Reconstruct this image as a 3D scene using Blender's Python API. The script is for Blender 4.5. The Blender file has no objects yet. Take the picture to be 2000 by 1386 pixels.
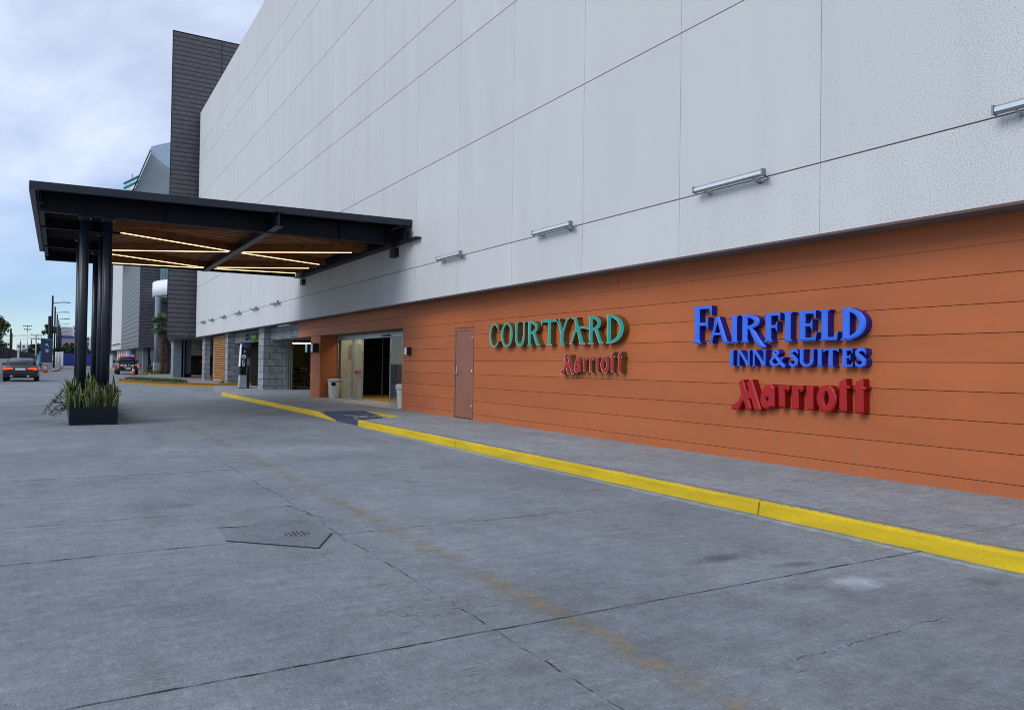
import bpy, bmesh, math, random
import numpy as np
from mathutils import Vector, Matrix
from mathutils.geometry import tessellate_polygon
R = math.radians
random.seed(7)
sc = bpy.context.scene
COL = sc.collection

# ------------------------------------------------------------------ camera
cam_d = bpy.data.cameras.new('camera'); cam = bpy.data.objects.new('camera', cam_d); COL.objects.link(cam)
cam_d.sensor_width = 36.0; cam_d.lens = 27.0; cam_d.clip_start = 0.05; cam_d.clip_end = 6000
YAW, PITCH, ROLL = 0.53322, 0.01511, -0.01483
fw = Vector((math.sin(YAW)*math.cos(PITCH), math.cos(YAW)*math.cos(PITCH), math.sin(PITCH)))
r0 = Vector((math.cos(YAW), -math.sin(YAW), 0)); d0 = fw.cross(r0)
rt = r0*math.cos(ROLL) + d0*math.sin(ROLL); dn = -r0*math.sin(ROLL) + d0*math.cos(ROLL)
m = Matrix((rt, -dn, -fw)).transposed().to_4x4(); m.translation = (0, 0, 1.35)
cam.matrix_world = m
sc.camera = cam

# ------------------------------------------------------------------ world, sun, exposure
w = bpy.data.worlds.new('World'); sc.world = w; w.use_nodes = True
nt = w.node_tree; nt.nodes.clear()
SUN_EL, SUN_AZ = R(36), R(-100)        # azimuth measured from +Y towards +X
def wn(t, **k):
    n = nt.nodes.new(t)
    for a, b in k.items(): setattr(n, a, b)
    return n
wo = wn('ShaderNodeOutputWorld'); bg = wn('ShaderNodeBackground'); bg.inputs[1].default_value = 0.122
sky = wn('ShaderNodeTexSky', sky_type='NISHITA', sun_disc=False, sun_elevation=SUN_EL, sun_rotation=SUN_AZ, altitude=1800, air_density=1.0, dust_density=0.4, ozone_density=1.6)
tc = wn('ShaderNodeTexCoord'); sp = wn('ShaderNodeSeparateXYZ'); nt.links.new(tc.outputs['Generated'], sp.inputs[0])
zz = wn('ShaderNodeMath', operation='ADD'); nt.links.new(sp.outputs[2], zz.inputs[0]); zz.inputs[1].default_value = 0.16
zm = wn('ShaderNodeMath', operation='MAXIMUM'); nt.links.new(zz.outputs[0], zm.inputs[0]); zm.inputs[1].default_value = 0.05
dx = wn('ShaderNodeMath', operation='DIVIDE'); dy = wn('ShaderNodeMath', operation='DIVIDE')
for d_, i in ((dx, 0), (dy, 1)):
    nt.links.new(sp.outputs[i], d_.inputs[0]); nt.links.new(zm.outputs[0], d_.inputs[1])
cb = wn('ShaderNodeCombineXYZ'); nt.links.new(dx.outputs[0], cb.inputs[0]); nt.links.new(dy.outputs[0], cb.inputs[1])
mp = wn('ShaderNodeMapping'); mp.inputs['Rotation'].default_value = (0, 0, R(35)); mp.inputs['Scale'].default_value = (1.0, 0.45, 1); mp.inputs['Location'].default_value = (0.7, 2.1, 0)
nt.links.new(cb.outputs[0], mp.inputs[0])
nz = wn('ShaderNodeTexNoise'); nz.inputs['Scale'].default_value = 1.25; nz.inputs['Detail'].default_value = 6; nz.inputs['Roughness'].default_value = 0.5; nz.inputs['Distortion'].default_value = 0.35
nt.links.new(mp.outputs[0], nz.inputs['Vector'])
cr = wn('ShaderNodeValToRGB'); cr.color_ramp.elements[0].position = 0.36; cr.color_ramp.elements[0].color = (.16, .16, .16, 1); cr.color_ramp.elements[1].position = 0.66; cr.color_ramp.elements[1].color = (1, 1, 1, 1)
nt.links.new(nz.outputs['Fac'], cr.inputs[0])
nz2 = wn('ShaderNodeTexNoise'); nz2.inputs['Scale'].default_value = 0.7; nz2.inputs['Detail'].default_value = 2
nt.links.new(cb.outputs[0], nz2.inputs['Vector'])
cc = wn('ShaderNodeMixRGB'); cc.inputs[1].default_value = (7.8, 8.9, 11.0, 1); cc.inputs[2].default_value = (11.0, 11.3, 12.4, 1); nt.links.new(nz2.outputs['Fac'], cc.inputs[0])
mx = wn('ShaderNodeMixRGB'); st_ = wn('ShaderNodeMixRGB', blend_type='MULTIPLY'); st_.inputs[0].default_value = 1; st_.inputs[2].default_value = (.84, .95, 1.12, 1); nt.links.new(sky.outputs[0], st_.inputs[1])
hz_ = wn('ShaderNodeMapRange'); nt.links.new(sp.outputs[2], hz_.inputs[0]); hz_.inputs[1].default_value = .02; hz_.inputs[2].default_value = .30
hm = wn('ShaderNodeMath', operation='MULTIPLY'); nt.links.new(hz_.outputs[0], hm.inputs[0]); nt.links.new(cr.outputs[0], hm.inputs[1]); nt.links.new(hm.outputs[0], mx.inputs[0]); nt.links.new(st_.outputs[0], mx.inputs[1]); nt.links.new(cc.outputs[0], mx.inputs[2])
nt.links.new(mx.outputs[0], bg.inputs[0]); nt.links.new(bg.outputs[0], wo.inputs[0])

sun_d = bpy.data.lights.new('sun', 'SUN'); sun = bpy.data.objects.new('sun', sun_d); COL.objects.link(sun)
sun_d.energy = 1.75; sun_d.angle = R(34); sun_d.color = (1.0, 0.985, 0.95)
sd = Vector((math.sin(SUN_AZ)*math.cos(SUN_EL), math.cos(SUN_AZ)*math.cos(SUN_EL), math.sin(SUN_EL)))
sun.rotation_euler = sd.to_track_quat('Z', 'Y').to_euler()
sc.view_settings.view_transform = 'Standard'; sc.view_settings.look = 'None'; sc.view_settings.gamma = 1
sc.view_settings.exposure = 0.0
sc.render.filter_size = 1.0
try: sc.cycles.filter_width = 1.0
except Exception: pass

# ------------------------------------------------------------------ helpers
class MB:
    """collects shapes, then links them as ONE mesh object"""
    def __init__(s): s.bm = bmesh.new(); s.mi = 0
    def face(s, pts, mi=None):
        f = s.bm.faces.new([s.bm.verts.new(p) for p in pts]); f.material_index = s.mi if mi is None else mi; return f
    def box(s, x0, x1, y0, y1, z0, z1, mi=None):
        v = [s.bm.verts.new(p) for p in ((x0,y0,z0),(x1,y0,z0),(x1,y1,z0),(x0,y1,z0),(x0,y0,z1),(x1,y0,z1),(x1,y1,z1),(x0,y1,z1))]
        for q in ((3,2,1,0),(4,5,6,7),(0,1,5,4),(1,2,6,5),(2,3,7,6),(3,0,4,7)):
            s.bm.faces.new([v[i] for i in q]).material_index = s.mi if mi is None else mi
        return v
    def rbox(s, x0, x1, y0, y1, z0, z1, b=.01, mi=None):
        v = s.box(x0, x1, y0, y1, z0, z1, mi)
        es = list({e for q in v for e in q.link_edges})
        r = bmesh.ops.bevel(s.bm, geom=es, offset=b, segments=2, profile=.5, affect='EDGES')
        for f in r['faces']: f.material_index = s.mi if mi is None else mi
    def beam(s, a, b, wd, ht, mi=None, up=(0,0,1)):
        a, b = Vector(a), Vector(b); d = (b-a).normalized(); u = Vector(up)
        sd = d.cross(u).normalized()*wd/2; u = sd.cross(d).normalized()*ht/2
        v = [s.bm.verts.new(p) for p in (a-sd-u,a+sd-u,b+sd-u,b-sd-u,a-sd+u,a+sd+u,b+sd+u,b-sd+u)]
        for q in ((3,2,1,0),(4,5,6,7),(0,1,5,4),(1,2,6,5),(2,3,7,6),(3,0,4,7)):
            s.bm.faces.new([v[i] for i in q]).material_index = s.mi if mi is None else mi
    def tube(s, pts, rad, n=8, mi=None, cap=True, closed=False):
        pts = [Vector(p) for p in pts]; rs = rad if isinstance(rad, (list, tuple)) else [rad]*len(pts)
        rings = []; ref = None; N = len(pts)
        for i, p in enumerate(pts):
            if closed: d = pts[(i+1) % N]-pts[i-1]
            else: d = pts[min(i+1, N-1)]-pts[max(i-1, 0)]
            d.normalize()
            if ref is None: ref = Vector((0,0,1)) if abs(d.z) < .9 else Vector((1,0,0))
            x = d.cross(ref).normalized(); y = x.cross(d).normalized(); ref = y
            rings.append([s.bm.verts.new(p+(x*math.cos(2*math.pi*k/n)+y*math.sin(2*math.pi*k/n))*rs[i]) for k in range(n)])
        M = s.mi if mi is None else mi
        for i in range(N if closed else N-1):
            a, b = rings[i], rings[(i+1) % N]
            for k in range(n):
                f = s.bm.faces.new((a[k], a[(k+1) % n], b[(k+1) % n], b[k])); f.material_index = M; f.smooth = True
        if cap and not closed:
            s.bm.faces.new(rings[0][::-1]).material_index = M; s.bm.faces.new(rings[-1]).material_index = M
    def lathe(s, c, prof, n=24, mi=None):
        M = s.mi if mi is None else mi; rings = []
        for r_, z in prof: rings.append([s.bm.verts.new((c[0]+r_*math.cos(2*math.pi*k/n), c[1]+r_*math.sin(2*math.pi*k/n), c[2]+z)) for k in range(n)])
        for a, b in zip(rings, rings[1:]):
            for k in range(n):
                f = s.bm.faces.new((a[k], a[(k+1) % n], b[(k+1) % n], b[k])); f.material_index = M; f.smooth = True
        s.bm.faces.new(rings[0][::-1]).material_index = M; s.bm.faces.new(rings[-1]).material_index = M
    def prism(s, poly, z0, z1, mi=None, axis='z'):
        """extruded polygon; axis z: (x,y); axis y: (x,z); axis x: (y,z)"""
        def P(p, h): return (p[0], p[1], h) if axis == 'z' else ((p[0], h, p[1]) if axis == 'y' else (h, p[0], p[1]))
        M = s.mi if mi is None else mi; a = [s.bm.verts.new(P(p, z0)) for p in poly]; b = [s.bm.verts.new(P(p, z1)) for p in poly]
        s.bm.faces.new(a[::-1]).material_index = M; s.bm.faces.new(b).material_index = M
        for i in range(len(poly)): s.bm.faces.new((a[i], a[(i+1) % len(poly)], b[(i+1) % len(poly)], b[i])).material_index = M
    def done(s, name, mats, off=(0,0,0), recalc=True):
        if recalc: bmesh.ops.recalc_face_normals(s.bm, faces=s.bm.faces)
        bmesh.ops.translate(s.bm, verts=s.bm.verts, vec=-Vector(off))
        me = bpy.data.meshes.new(name); s.bm.to_mesh(me); s.bm.free()
        for m_ in (mats if isinstance(mats, (list, tuple)) else [mats]): me.materials.append(m_)
        o = bpy.data.objects.new(name, me); COL.objects.link(o); return o

def tag(o, label=None, cat=None, group=None, kind=None):
    if label: o['label'] = label
    if cat: o['category'] = cat
    if group: o['group'] = group
    if kind: o['kind'] = kind
    return o
def thing(name, loc, label, cat, group=None, rz=0):
    o = bpy.data.objects.new(name, None); COL.objects.link(o); o.location = loc; o.rotation_euler = (0, 0, rz); o.empty_display_size = .2
    return tag(o, label, cat, group)
def top(o):
    while o.parent: o = o.parent
    return o
def part(name, mb, mats, parent, world=True, recalc=True, label=None):
    o = mb.done(name, mats, top(parent).location if world else (0,0,0), recalc); o.parent = parent
    if label: o['label'] = label
    return o
def solo(name, mb, mats, loc, label, cat, group=None, recalc=True):
    o = mb.done(name, mats, loc, recalc); o.location = loc; return tag(o, label, cat, group)
def struct(name, mb, mats, kind='structure', recalc=True):
    return tag(mb.done(name, mats, recalc=recalc), kind=kind)
def dup(o, loc, rz=None, label=None, scale=None):
    c = o.copy(); COL.objects.link(c); c.location = loc
    if rz is not None: c.rotation_euler = (0, 0, rz)
    if scale: c.scale = scale if isinstance(scale, tuple) else (scale,)*3
    if label: c['label'] = label
    for ch in list(o.children):
        d = ch.copy(); COL.objects.link(d); d.parent = c
        for g in list(ch.children):
            e = g.copy(); COL.objects.link(e); e.parent = d
    return c

# ------------------------------------------------------------------ materials
def mat(name, col, rough=.7, metal=0, var=.12, vs=3.0, bump=0, bs=40, spec=.4, col2=None, fine=0, fs=150, stretch=None, island=0, emit=None, es=1, pits=0):
    m = bpy.data.materials.new(name); m.use_nodes = True; t = m.node_tree; b = t.nodes['Principled BSDF']
    b.inputs['Roughness'].default_value = rough; b.inputs['Metallic'].default_value = metal; b.inputs['Specular IOR Level'].default_value = spec
    tcn = t.nodes.new('ShaderNodeTexCoord'); src = tcn.outputs['Object']
    if stretch:
        mpn = t.nodes.new('ShaderNodeMapping'); mpn.inputs['Scale'].default_value = stretch; t.links.new(src, mpn.inputs[0]); ssrc = mpn.outputs[0]
    else: ssrc = src
    n = t.nodes.new('ShaderNodeTexNoise'); n.inputs['Scale'].default_value = vs; n.inputs['Detail'].default_value = 6; n.inputs['Roughness'].default_value = .6; t.links.new(ssrc, n.inputs['Vector'])
    mixn = t.nodes.new('ShaderNodeMixRGB')
    c2 = col2 or tuple(c*(1-var*1.6) for c in col); c1 = col if col2 else tuple(min(1, c*(1+var*1.2)) for c in col)
    mixn.inputs[1].default_value = (*c2, 1); mixn.inputs[2].default_value = (*c1, 1)
    rm = t.nodes.new('ShaderNodeMapRange'); rm.inputs[1].default_value = .3; rm.inputs[2].default_value = .7; t.links.new(n.outputs['Fac'], rm.inputs[0]); t.links.new(rm.outputs[0], mixn.inputs[0])
    out = mixn.outputs[0]
    if fine:
        n2 = t.nodes.new('ShaderNodeTexNoise'); n2.inputs['Scale'].default_value = fs; n2.inputs['Detail'].default_value = 3; t.links.new(src, n2.inputs['Vector'])
        r2 = t.nodes.new('ShaderNodeMapRange'); r2.inputs[1].default_value = .3; r2.inputs[2].default_value = .7; r2.inputs[3].default_value = 1-fine; r2.inputs[4].default_value = 1+fine*.5; t.links.new(n2.outputs['Fac'], r2.inputs[0])
        mu = t.nodes.new('ShaderNodeMixRGB'); mu.blend_type = 'MULTIPLY'; mu.inputs[0].default_value = 1; t.links.new(out, mu.inputs[1]); t.links.new(r2.outputs[0], mu.inputs[2]); out = mu.outputs[0]
    if pits:
        n4 = t.nodes.new('ShaderNodeTexNoise'); n4.inputs['Scale'].default_value = pits; n4.inputs['Detail'].default_value = 4; n4.inputs['Roughness'].default_value = .7; t.links.new(src, n4.inputs['Vector'])
        r4 = t.nodes.new('ShaderNodeMapRange'); r4.inputs[1].default_value = .56; r4.inputs[2].default_value = .68; r4.inputs[3].default_value = 1.0; r4.inputs[4].default_value = .62; t.links.new(n4.outputs['Fac'], r4.inputs[0])
        mu = t.nodes.new('ShaderNodeMixRGB'); mu.blend_type = 'MULTIPLY'; mu.inputs[0].default_value = 1; t.links.new(out, mu.inputs[1]); t.links.new(r4.outputs[0], mu.inputs[2]); out = mu.outputs[0]
    if island:
        g = t.nodes.new('ShaderNodeNewGeometry'); r3 = t.nodes.new('ShaderNodeMapRange'); r3.inputs[3].default_value = 1-island; r3.inputs[4].default_value = 1+island; t.links.new(g.outputs['Random Per Island'], r3.inputs[0])
        mu = t.nodes.new('ShaderNodeMixRGB'); mu.blend_type = 'MULTIPLY'; mu.inputs[0].default_value = 1; t.links.new(out, mu.inputs[1]); t.links.new(r3.outputs[0], mu.inputs[2]); out = mu.outputs[0]
    t.links.new(out, b.inputs['Base Color'])
    if bump:
        n3 = t.nodes.new('ShaderNodeTexNoise'); n3.inputs['Scale'].default_value = bs; n3.inputs['Detail'].default_value = 5; t.links.new(ssrc, n3.inputs['Vector'])
        bp = t.nodes.new('ShaderNodeBump'); bp.inputs['Strength'].default_value = bump; bp.inputs['Distance'].default_value = .01; t.links.new(n3.outputs['Fac'], bp.inputs['Height']); t.links.new(bp.outputs[0], b.inputs['Normal'])
    if emit:
        b.inputs['Emission Color'].default_value = (*emit, 1); b.inputs['Emission Strength'].default_value = es
    return m
def bricks(name, c1, c2, mortar, bw, rh, ms=.012, off=.5, rough=.8, plane='xy', bump=.4, squash=1):
    m = mat(name, c1, rough, var=.2, vs=4, fine=.25, fs=60); t = m.node_tree; b = t.nodes['Principled BSDF']
    tcn = t.nodes['Texture Coordinate']; s = t.nodes.new('ShaderNodeSeparateXYZ'); t.links.new(tcn.outputs['Object'], s.inputs[0])
    a = t.nodes.new('ShaderNodeMath'); a.operation = 'ADD'; t.links.new(s.outputs[0], a.inputs[0]); t.links.new(s.outputs[1], a.inputs[1])
    c = t.nodes.new('ShaderNodeCombineXYZ'); t.links.new(a.outputs[0], c.inputs[0]); t.links.new(s.outputs[2], c.inputs[1])
    br = t.nodes.new('ShaderNodeTexBrick'); br.offset = off; br.inputs['Scale'].default_value = 1; br.inputs['Brick Width'].default_value = bw; br.inputs['Row Height'].default_value = rh; br.inputs['Mortar Size'].default_value = ms; br.inputs['Mortar Smooth'].default_value = .1
    br.inputs['Color1'].default_value = (1, 1, 1, 1); br.inputs['Color2'].default_value = (*[y/x for x, y in zip(c1, c2)], 1); br.inputs['Mortar'].default_value = (*[y/x for x, y in zip(c1, mortar)], 1)
    t.links.new(c.outputs[0], br.inputs['Vector'])
    old = b.inputs['Base Color'].links[0].from_socket
    mu = t.nodes.new('ShaderNodeMixRGB'); mu.blend_type = 'MULTIPLY'; mu.inputs[0].default_value = 1; t.links.new(old, mu.inputs[1]); t.links.new(br.outputs['Color'], mu.inputs[2]); t.links.new(mu.outputs[0], b.inputs['Base Color'])
    bp = t.nodes.new('ShaderNodeBump'); bp.inputs['Strength'].default_value = bump; bp.inputs['Distance'].default_value = .01; bp.invert = True; t.links.new(br.outputs['Fac'], bp.inputs['Height']); t.links.new(bp.outputs[0], b.inputs['Normal'])
    return m

M = {}
M['stucco'] = mat('white_aggregate_concrete', (.60, .605, .605), .9, var=.03, vs=1.8, bump=.16, bs=120, fine=.28, fs=72, stretch=(1, 1, .14), spec=.2, pits=50, island=.018)
M['stucco_dark'] = mat('panel_joint_sealant', (.12, .12, .12), .9)
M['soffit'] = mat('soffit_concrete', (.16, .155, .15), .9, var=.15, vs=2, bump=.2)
M['orange'] = mat('terracotta_panel', (.445, .120, .035), .6, var=.07, vs=1.2, island=.05, fine=.05, fs=200, bump=.05, bs=90, spec=.35, stretch=(1, .4, 1))
M['orange_gap'] = mat('panel_gap_backing', (.09, .045, .03), .9)  # dark brown backing behind the planks and in the column core
M['door'] = mat('brown_painted_steel', (.26, .10, .062), .45, var=.06, vs=2)
M['steel'] = mat('brushed_steel', (.62, .63, .65), .3, metal=1, var=.05)
M['galv'] = mat('grey_aluminium', (.45, .48, .50), .4, metal=.7, var=.08)
M['lens'] = mat('frosted_lamp_lens', (.62, .68, .71), .25, var=.03)
M['dark'] = mat('dark_grey_steel', (.006, .009, .016), .5, var=.15, vs=2, spec=.2)
M['darkcol'] = mat('dark_blue_grey_paint', (.010, .015, .026), .38, var=.12, vs=3, spec=.45)
M['brownjoist'] = mat('strip_glow_brown', (.30, .11, .035), .6, var=.2, vs=3)  # warm glow of the light strips is put into this brown
M['led'] = mat('warm_light_strip', (.9, .8, .6), .5, emit=(1.0, .72, .38), es=2.5)
M['tube'] = mat('fluorescent_tube', (.9, .9, .8), .5, emit=(1.0, .9, .55), es=16)
M['yellow'] = mat('yellow_kerb_paint', (.58, .40, .003), .65, var=.14, vs=5, fine=.10, fs=60, bump=.10, bs=60, stretch=(1, .25, 1.5))
M['amber'] = mat('orange_yellow_kerb_paint', (.50, .25, .02), .7, var=.15, vs=5, fine=.15, fs=40)
M['kerbgrey'] = mat('kerb_concrete', (.22, .22, .22), .9, var=.2, vs=4, fine=.2, fs=70)
M['black'] = mat('black_plastic', (.012, .012, .014), .5)
M['void'] = mat('opening_shade_black', (.02, .018, .014), .9, spec=0)  # near-black stands for the shade inside openings, holes and rooms
M['stone'] = bricks('grey_marble_blocks', (.33, .345, .36), (.24, .25, .265), (.05, .05, .055), .6, .305)
M['block'] = bricks('grey_split_blocks', (.42, .42, .38), (.34, .34, .31), (.14, .14, .13), .8, .3)
M['clad'] = bricks('purple_grey_plank_cladding', (.118, .108, .118), (.110, .102, .112), (.036, .034, .042), 600, .3, ms=.04, off=0, rough=.5)
M['clad2'] = bricks('grey_plank_cladding', (.17, .175, .19), (.155, .16, .175), (.04, .042, .05), 900, .5, ms=.06, off=0, rough=.5)
M['white'] = mat('white_paint', (.74, .76, .78), .6, var=.06)
M['cream'] = mat('speckled_cream_plastic', (.66, .66, .60), .55, var=.06, fine=.25, fs=120)
M['glasst'] = mat('teal_glass', (.10, .36, .40), .08, var=.2, vs=1.5, spec=.8)
M['cyan'] = mat('cyan_glass', (.12, .45, .58), .1, var=.1, vs=.05, spec=.7)
M['pillar'] = mat('blue_grey_concrete', (.20, .235, .28), .75, var=.1, vs=2)
M['grey'] = mat('grey_render', (.40, .40, .41), .85, var=.08)
M['teal'] = mat('teal_letter_face', (.004, .31, .265), .5, var=.05)
M['olive'] = mat('olive_brown_letter_side', (.15, .08, .014), .55, var=.15, vs=5)
M['rim'] = mat('pale_letter_edge', (.42, .42, .34), .5)
M['redface'] = mat('red_letter_face', (.37, .007, .009), .5, var=.06)
M['redside'] = mat('red_letter_shaded_side', (.30, .006, .006), .55, var=.08, spec=.2)  # same red as the face, darkened to put in the shade
M['blueface'] = mat('blue_letter_lit_face', (.045, .155, .74), .4, var=.06, spec=.3)  # one blue with the sides, brightened to put in the light
M['blueside'] = mat('blue_letter_shaded_side', (.006, .018, .26), .4, var=.08)  # one blue with the face, darkened to put in the shade
M['soil'] = mat('planting_soil', (.035, .026, .018), .95, var=.3, bump=.6, bs=20)
M['leafg'] = mat('banded_sword_leaf', (.075, .12, .05), .45, col2=(.022, .05, .022), vs=22, stretch=(.6, .6, 2.6), island=.35)
M['leafe'] = mat('pale_leaf_margin', (.30, .31, .10), .5, var=.2, island=.3)
M['leaf'] = mat('small_leaf', (.05, .085, .028), .55, var=.35, vs=2, island=.5)
M['leaf2'] = mat('olive_leaf', (.085, .10, .025), .55, var=.35, vs=1.2, island=.5)
M['leaf3'] = mat('deep_green_leaf', (.03, .062, .026), .55, var=.3, vs=1.2, island=.5)
M['bark'] = mat('fibrous_bark', (.085, .055, .038), .95, var=.4, vs=8, bump=1, bs=14)
M['cone'] = mat('orange_cone_rubber', (.62, .10, .02), .5, var=.05)
M['blue'] = mat('blue_hoarding_paint', (.02, .04, .26), .5, var=.08)
M['bluesign'] = mat('blue_sign_paint', (.02, .16, .50), .45)
M['slate'] = mat('slate_blue_sign_paint', (.028, .045, .075), .45, var=.06)
M['conc'] = mat('plain_concrete', (.36, .38, .40), .85, var=.12, vs=2, fine=.12, fs=60)
M['mesh'] = mat('black_fence_screen', (.016, .017, .02), .8, var=.3, vs=1.5)
M['carpaint'] = mat('black_car_paint', (.012, .014, .022), .2, var=.05, spec=.7)
M['carglass'] = mat('tinted_car_glass', (.05, .11, .18), .05, var=.05, spec=.9)
M['tyre'] = mat('tyre_rubber', (.015, .015, .016), .85)
M['tail'] = mat('lit_tail_lamp', (.5, .03, .01), .3, emit=(1, .10, .02), es=1.2)
M['redlamp'] = mat('red_lamp_lens', (.5, .03, .02), .3, emit=(1, .10, .06), es=.8)
M['bluelamp'] = mat('blue_lamp_lens', (.12, .06, .5), .3, emit=(.25, .12, 1), es=.8)
M['wood'] = mat('honey_wood_slat', (.62, .28, .045), .55, var=.2, vs=4, stretch=(1, .3, 6))
M['pink'] = mat('pink_render', (.36, .26, .30), .85)
M['green'] = mat('lime_sign_plastic', (.11, .36, .035), .4)
M['tealsign'] = mat('teal_road_sign', (.02, .26, .24), .5)
M['redsign'] = mat('red_sign_plastic', (.5, .02, .02), .4)
M['tan'] = mat('beige_interior_wall', (.43, .41, .33), .8, var=.05)
M['floor_y'] = mat('yellow_floor_tile', (.42, .28, .06), .4, var=.1)
M['tile'] = mat('pale_threshold_tile', (.36, .345, .33), .6, var=.1, vs=3)
M['roofgrey'] = mat('ribbed_grey_metal', (.28, .315, .32), .5, var=.15, vs=.35, metal=.2)
M['zinc'] = mat('blue_grey_metal_band', (.46, .54, .66), .4, var=.05)
M['bluepave'] = mat('blue_ramp_paint', (.055, .085, .145), .8, var=.25, vs=3, fine=.2, fs=60)
M['screen'] = mat('sparkling_dark_screen', (.006, .005, .005), .35, var=.4, vs=40)
M['sand'] = mat('ochre_road_dust', (.34, .26, .13), .9)
M['grass'] = mat('mown_grass_blade', (.05, .13, .02), .7, var=.3, vs=3, island=.4)
M['wire'] = mat('black_cable', (.03, .03, .035), .7)
M['winblue'] = mat('window_pane', (.05, .08, .11), .1, spec=.8)

def chip(m, z0):
    t = m.node_tree; b = t.nodes['Principled BSDF']; old = b.inputs['Base Color'].links[0].from_socket; tcn = t.nodes['Texture Coordinate']
    s_ = t.nodes.new('ShaderNodeSeparateXYZ'); t.links.new(tcn.outputs['Object'], s_.inputs[0]); n_ = t.nodes.new('ShaderNodeTexNoise'); n_.inputs['Scale'].default_value = 16; n_.inputs['Detail'].default_value = 8; n_.inputs['Roughness'].default_value = .8; t.links.new(tcn.outputs['Object'], n_.inputs['Vector'])
    a = t.nodes.new('ShaderNodeMath'); a.operation = 'MULTIPLY_ADD'; t.links.new(n_.outputs['Fac'], a.inputs[0]); a.inputs[1].default_value = .075; t.links.new(s_.outputs[2], a.inputs[2])
    r_ = t.nodes.new('ShaderNodeMapRange'); t.links.new(a.outputs[0], r_.inputs[0]); r_.inputs[1].default_value = z0+.043; r_.inputs[2].default_value = z0+.049
    q_ = t.nodes.new('ShaderNodeMixRGB'); t.links.new(r_.outputs[0], q_.inputs[0]); t.links.new(old, q_.inputs[1]); q_.inputs[2].default_value = (.16, .17, .18, 1); t.links.new(q_.outputs[0], b.inputs['Base Color'])
chip(M['yellow'], .127)

def wall_dirt(m, z1):
    t = m.node_tree; b = t.nodes['Principled BSDF']; old = b.inputs['Base Color'].links[0].from_socket; tcn = t.nodes['Texture Coordinate']
    s_ = t.nodes.new('ShaderNodeSeparateXYZ'); t.links.new(tcn.outputs['Object'], s_.inputs[0]); mp_ = t.nodes.new('ShaderNodeMapping'); mp_.inputs['Scale'].default_value = (1, 5, .7); t.links.new(tcn.outputs['Object'], mp_.inputs[0])
    n_ = t.nodes.new('ShaderNodeTexNoise'); n_.inputs['Scale'].default_value = 1.6; n_.inputs['Detail'].default_value = 7; n_.inputs['Roughness'].default_value = .7; t.links.new(mp_.outputs[0], n_.inputs['Vector'])
    h_ = t.nodes.new('ShaderNodeMapRange'); t.links.new(s_.outputs[2], h_.inputs[0]); h_.inputs[1].default_value = .12; h_.inputs[2].default_value = z1; h_.inputs[3].default_value = .9; h_.inputs[4].default_value = .28
    k_ = t.nodes.new('ShaderNodeMapRange'); t.links.new(n_.outputs['Fac'], k_.inputs[0]); k_.inputs[1].default_value = .42; k_.inputs[2].default_value = .72; k_.inputs[4].default_value = .55
    f_m = t.nodes.new('ShaderNodeMath'); f_m.operation = 'MULTIPLY'; t.links.new(h_.outputs[0], f_m.inputs[0]); t.links.new(k_.outputs[0], f_m.inputs[1])
    q_ = t.nodes.new('ShaderNodeMixRGB'); t.links.new(f_m.outputs[0], q_.inputs[0]); t.links.new(old, q_.inputs[1]); q_.inputs[2].default_value = (.29, .125, .07, 1); t.links.new(q_.outputs[0], b.inputs['Base Color'])
wall_dirt(M['orange'], .75)

def glass_mat():
    m = bpy.data.materials.new('clear_door_glass'); m.use_nodes = True; t = m.node_tree; b = t.nodes['Principled BSDF']; o = t.nodes['Material Output']
    b.inputs['Base Color'].default_value = (.02, .03, .03, 1); b.inputs['Roughness'].default_value = .02
    tr = t.nodes.new('ShaderNodeBsdfTransparent'); tr.inputs[0].default_value = (.95, .975, .95, 1); gl = t.nodes.new('ShaderNodeBsdfGlossy'); gl.inputs['Roughness'].default_value = .01
    fr = t.nodes.new('ShaderNodeFresnel'); fr.inputs[0].default_value = 1.45; mxx = t.nodes.new('ShaderNodeMixShader')
    ad = t.nodes.new('ShaderNodeMath'); ad.inputs[1].default_value = .03; t.links.new(fr.outputs[0], ad.inputs[0])
    ge = t.nodes.new('ShaderNodeNewGeometry'); iv = t.nodes.new('ShaderNodeMath'); iv.operation = 'SUBTRACT'; iv.inputs[0].default_value = 1; t.links.new(ge.outputs['Backfacing'], iv.inputs[1]); mf = t.nodes.new('ShaderNodeMath'); mf.operation = 'MULTIPLY'; t.links.new(ad.outputs[0], mf.inputs[0]); t.links.new(iv.outputs[0], mf.inputs[1])
    t.links.new(mf.outputs[0], mxx.inputs[0]); t.links.new(tr.outputs[0], mxx.inputs[1]); t.links.new(gl.outputs[0], mxx.inputs[2]); t.links.new(mxx.outputs[0], o.inputs[0])
    return m
M['glass'] = glass_mat()

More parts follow.
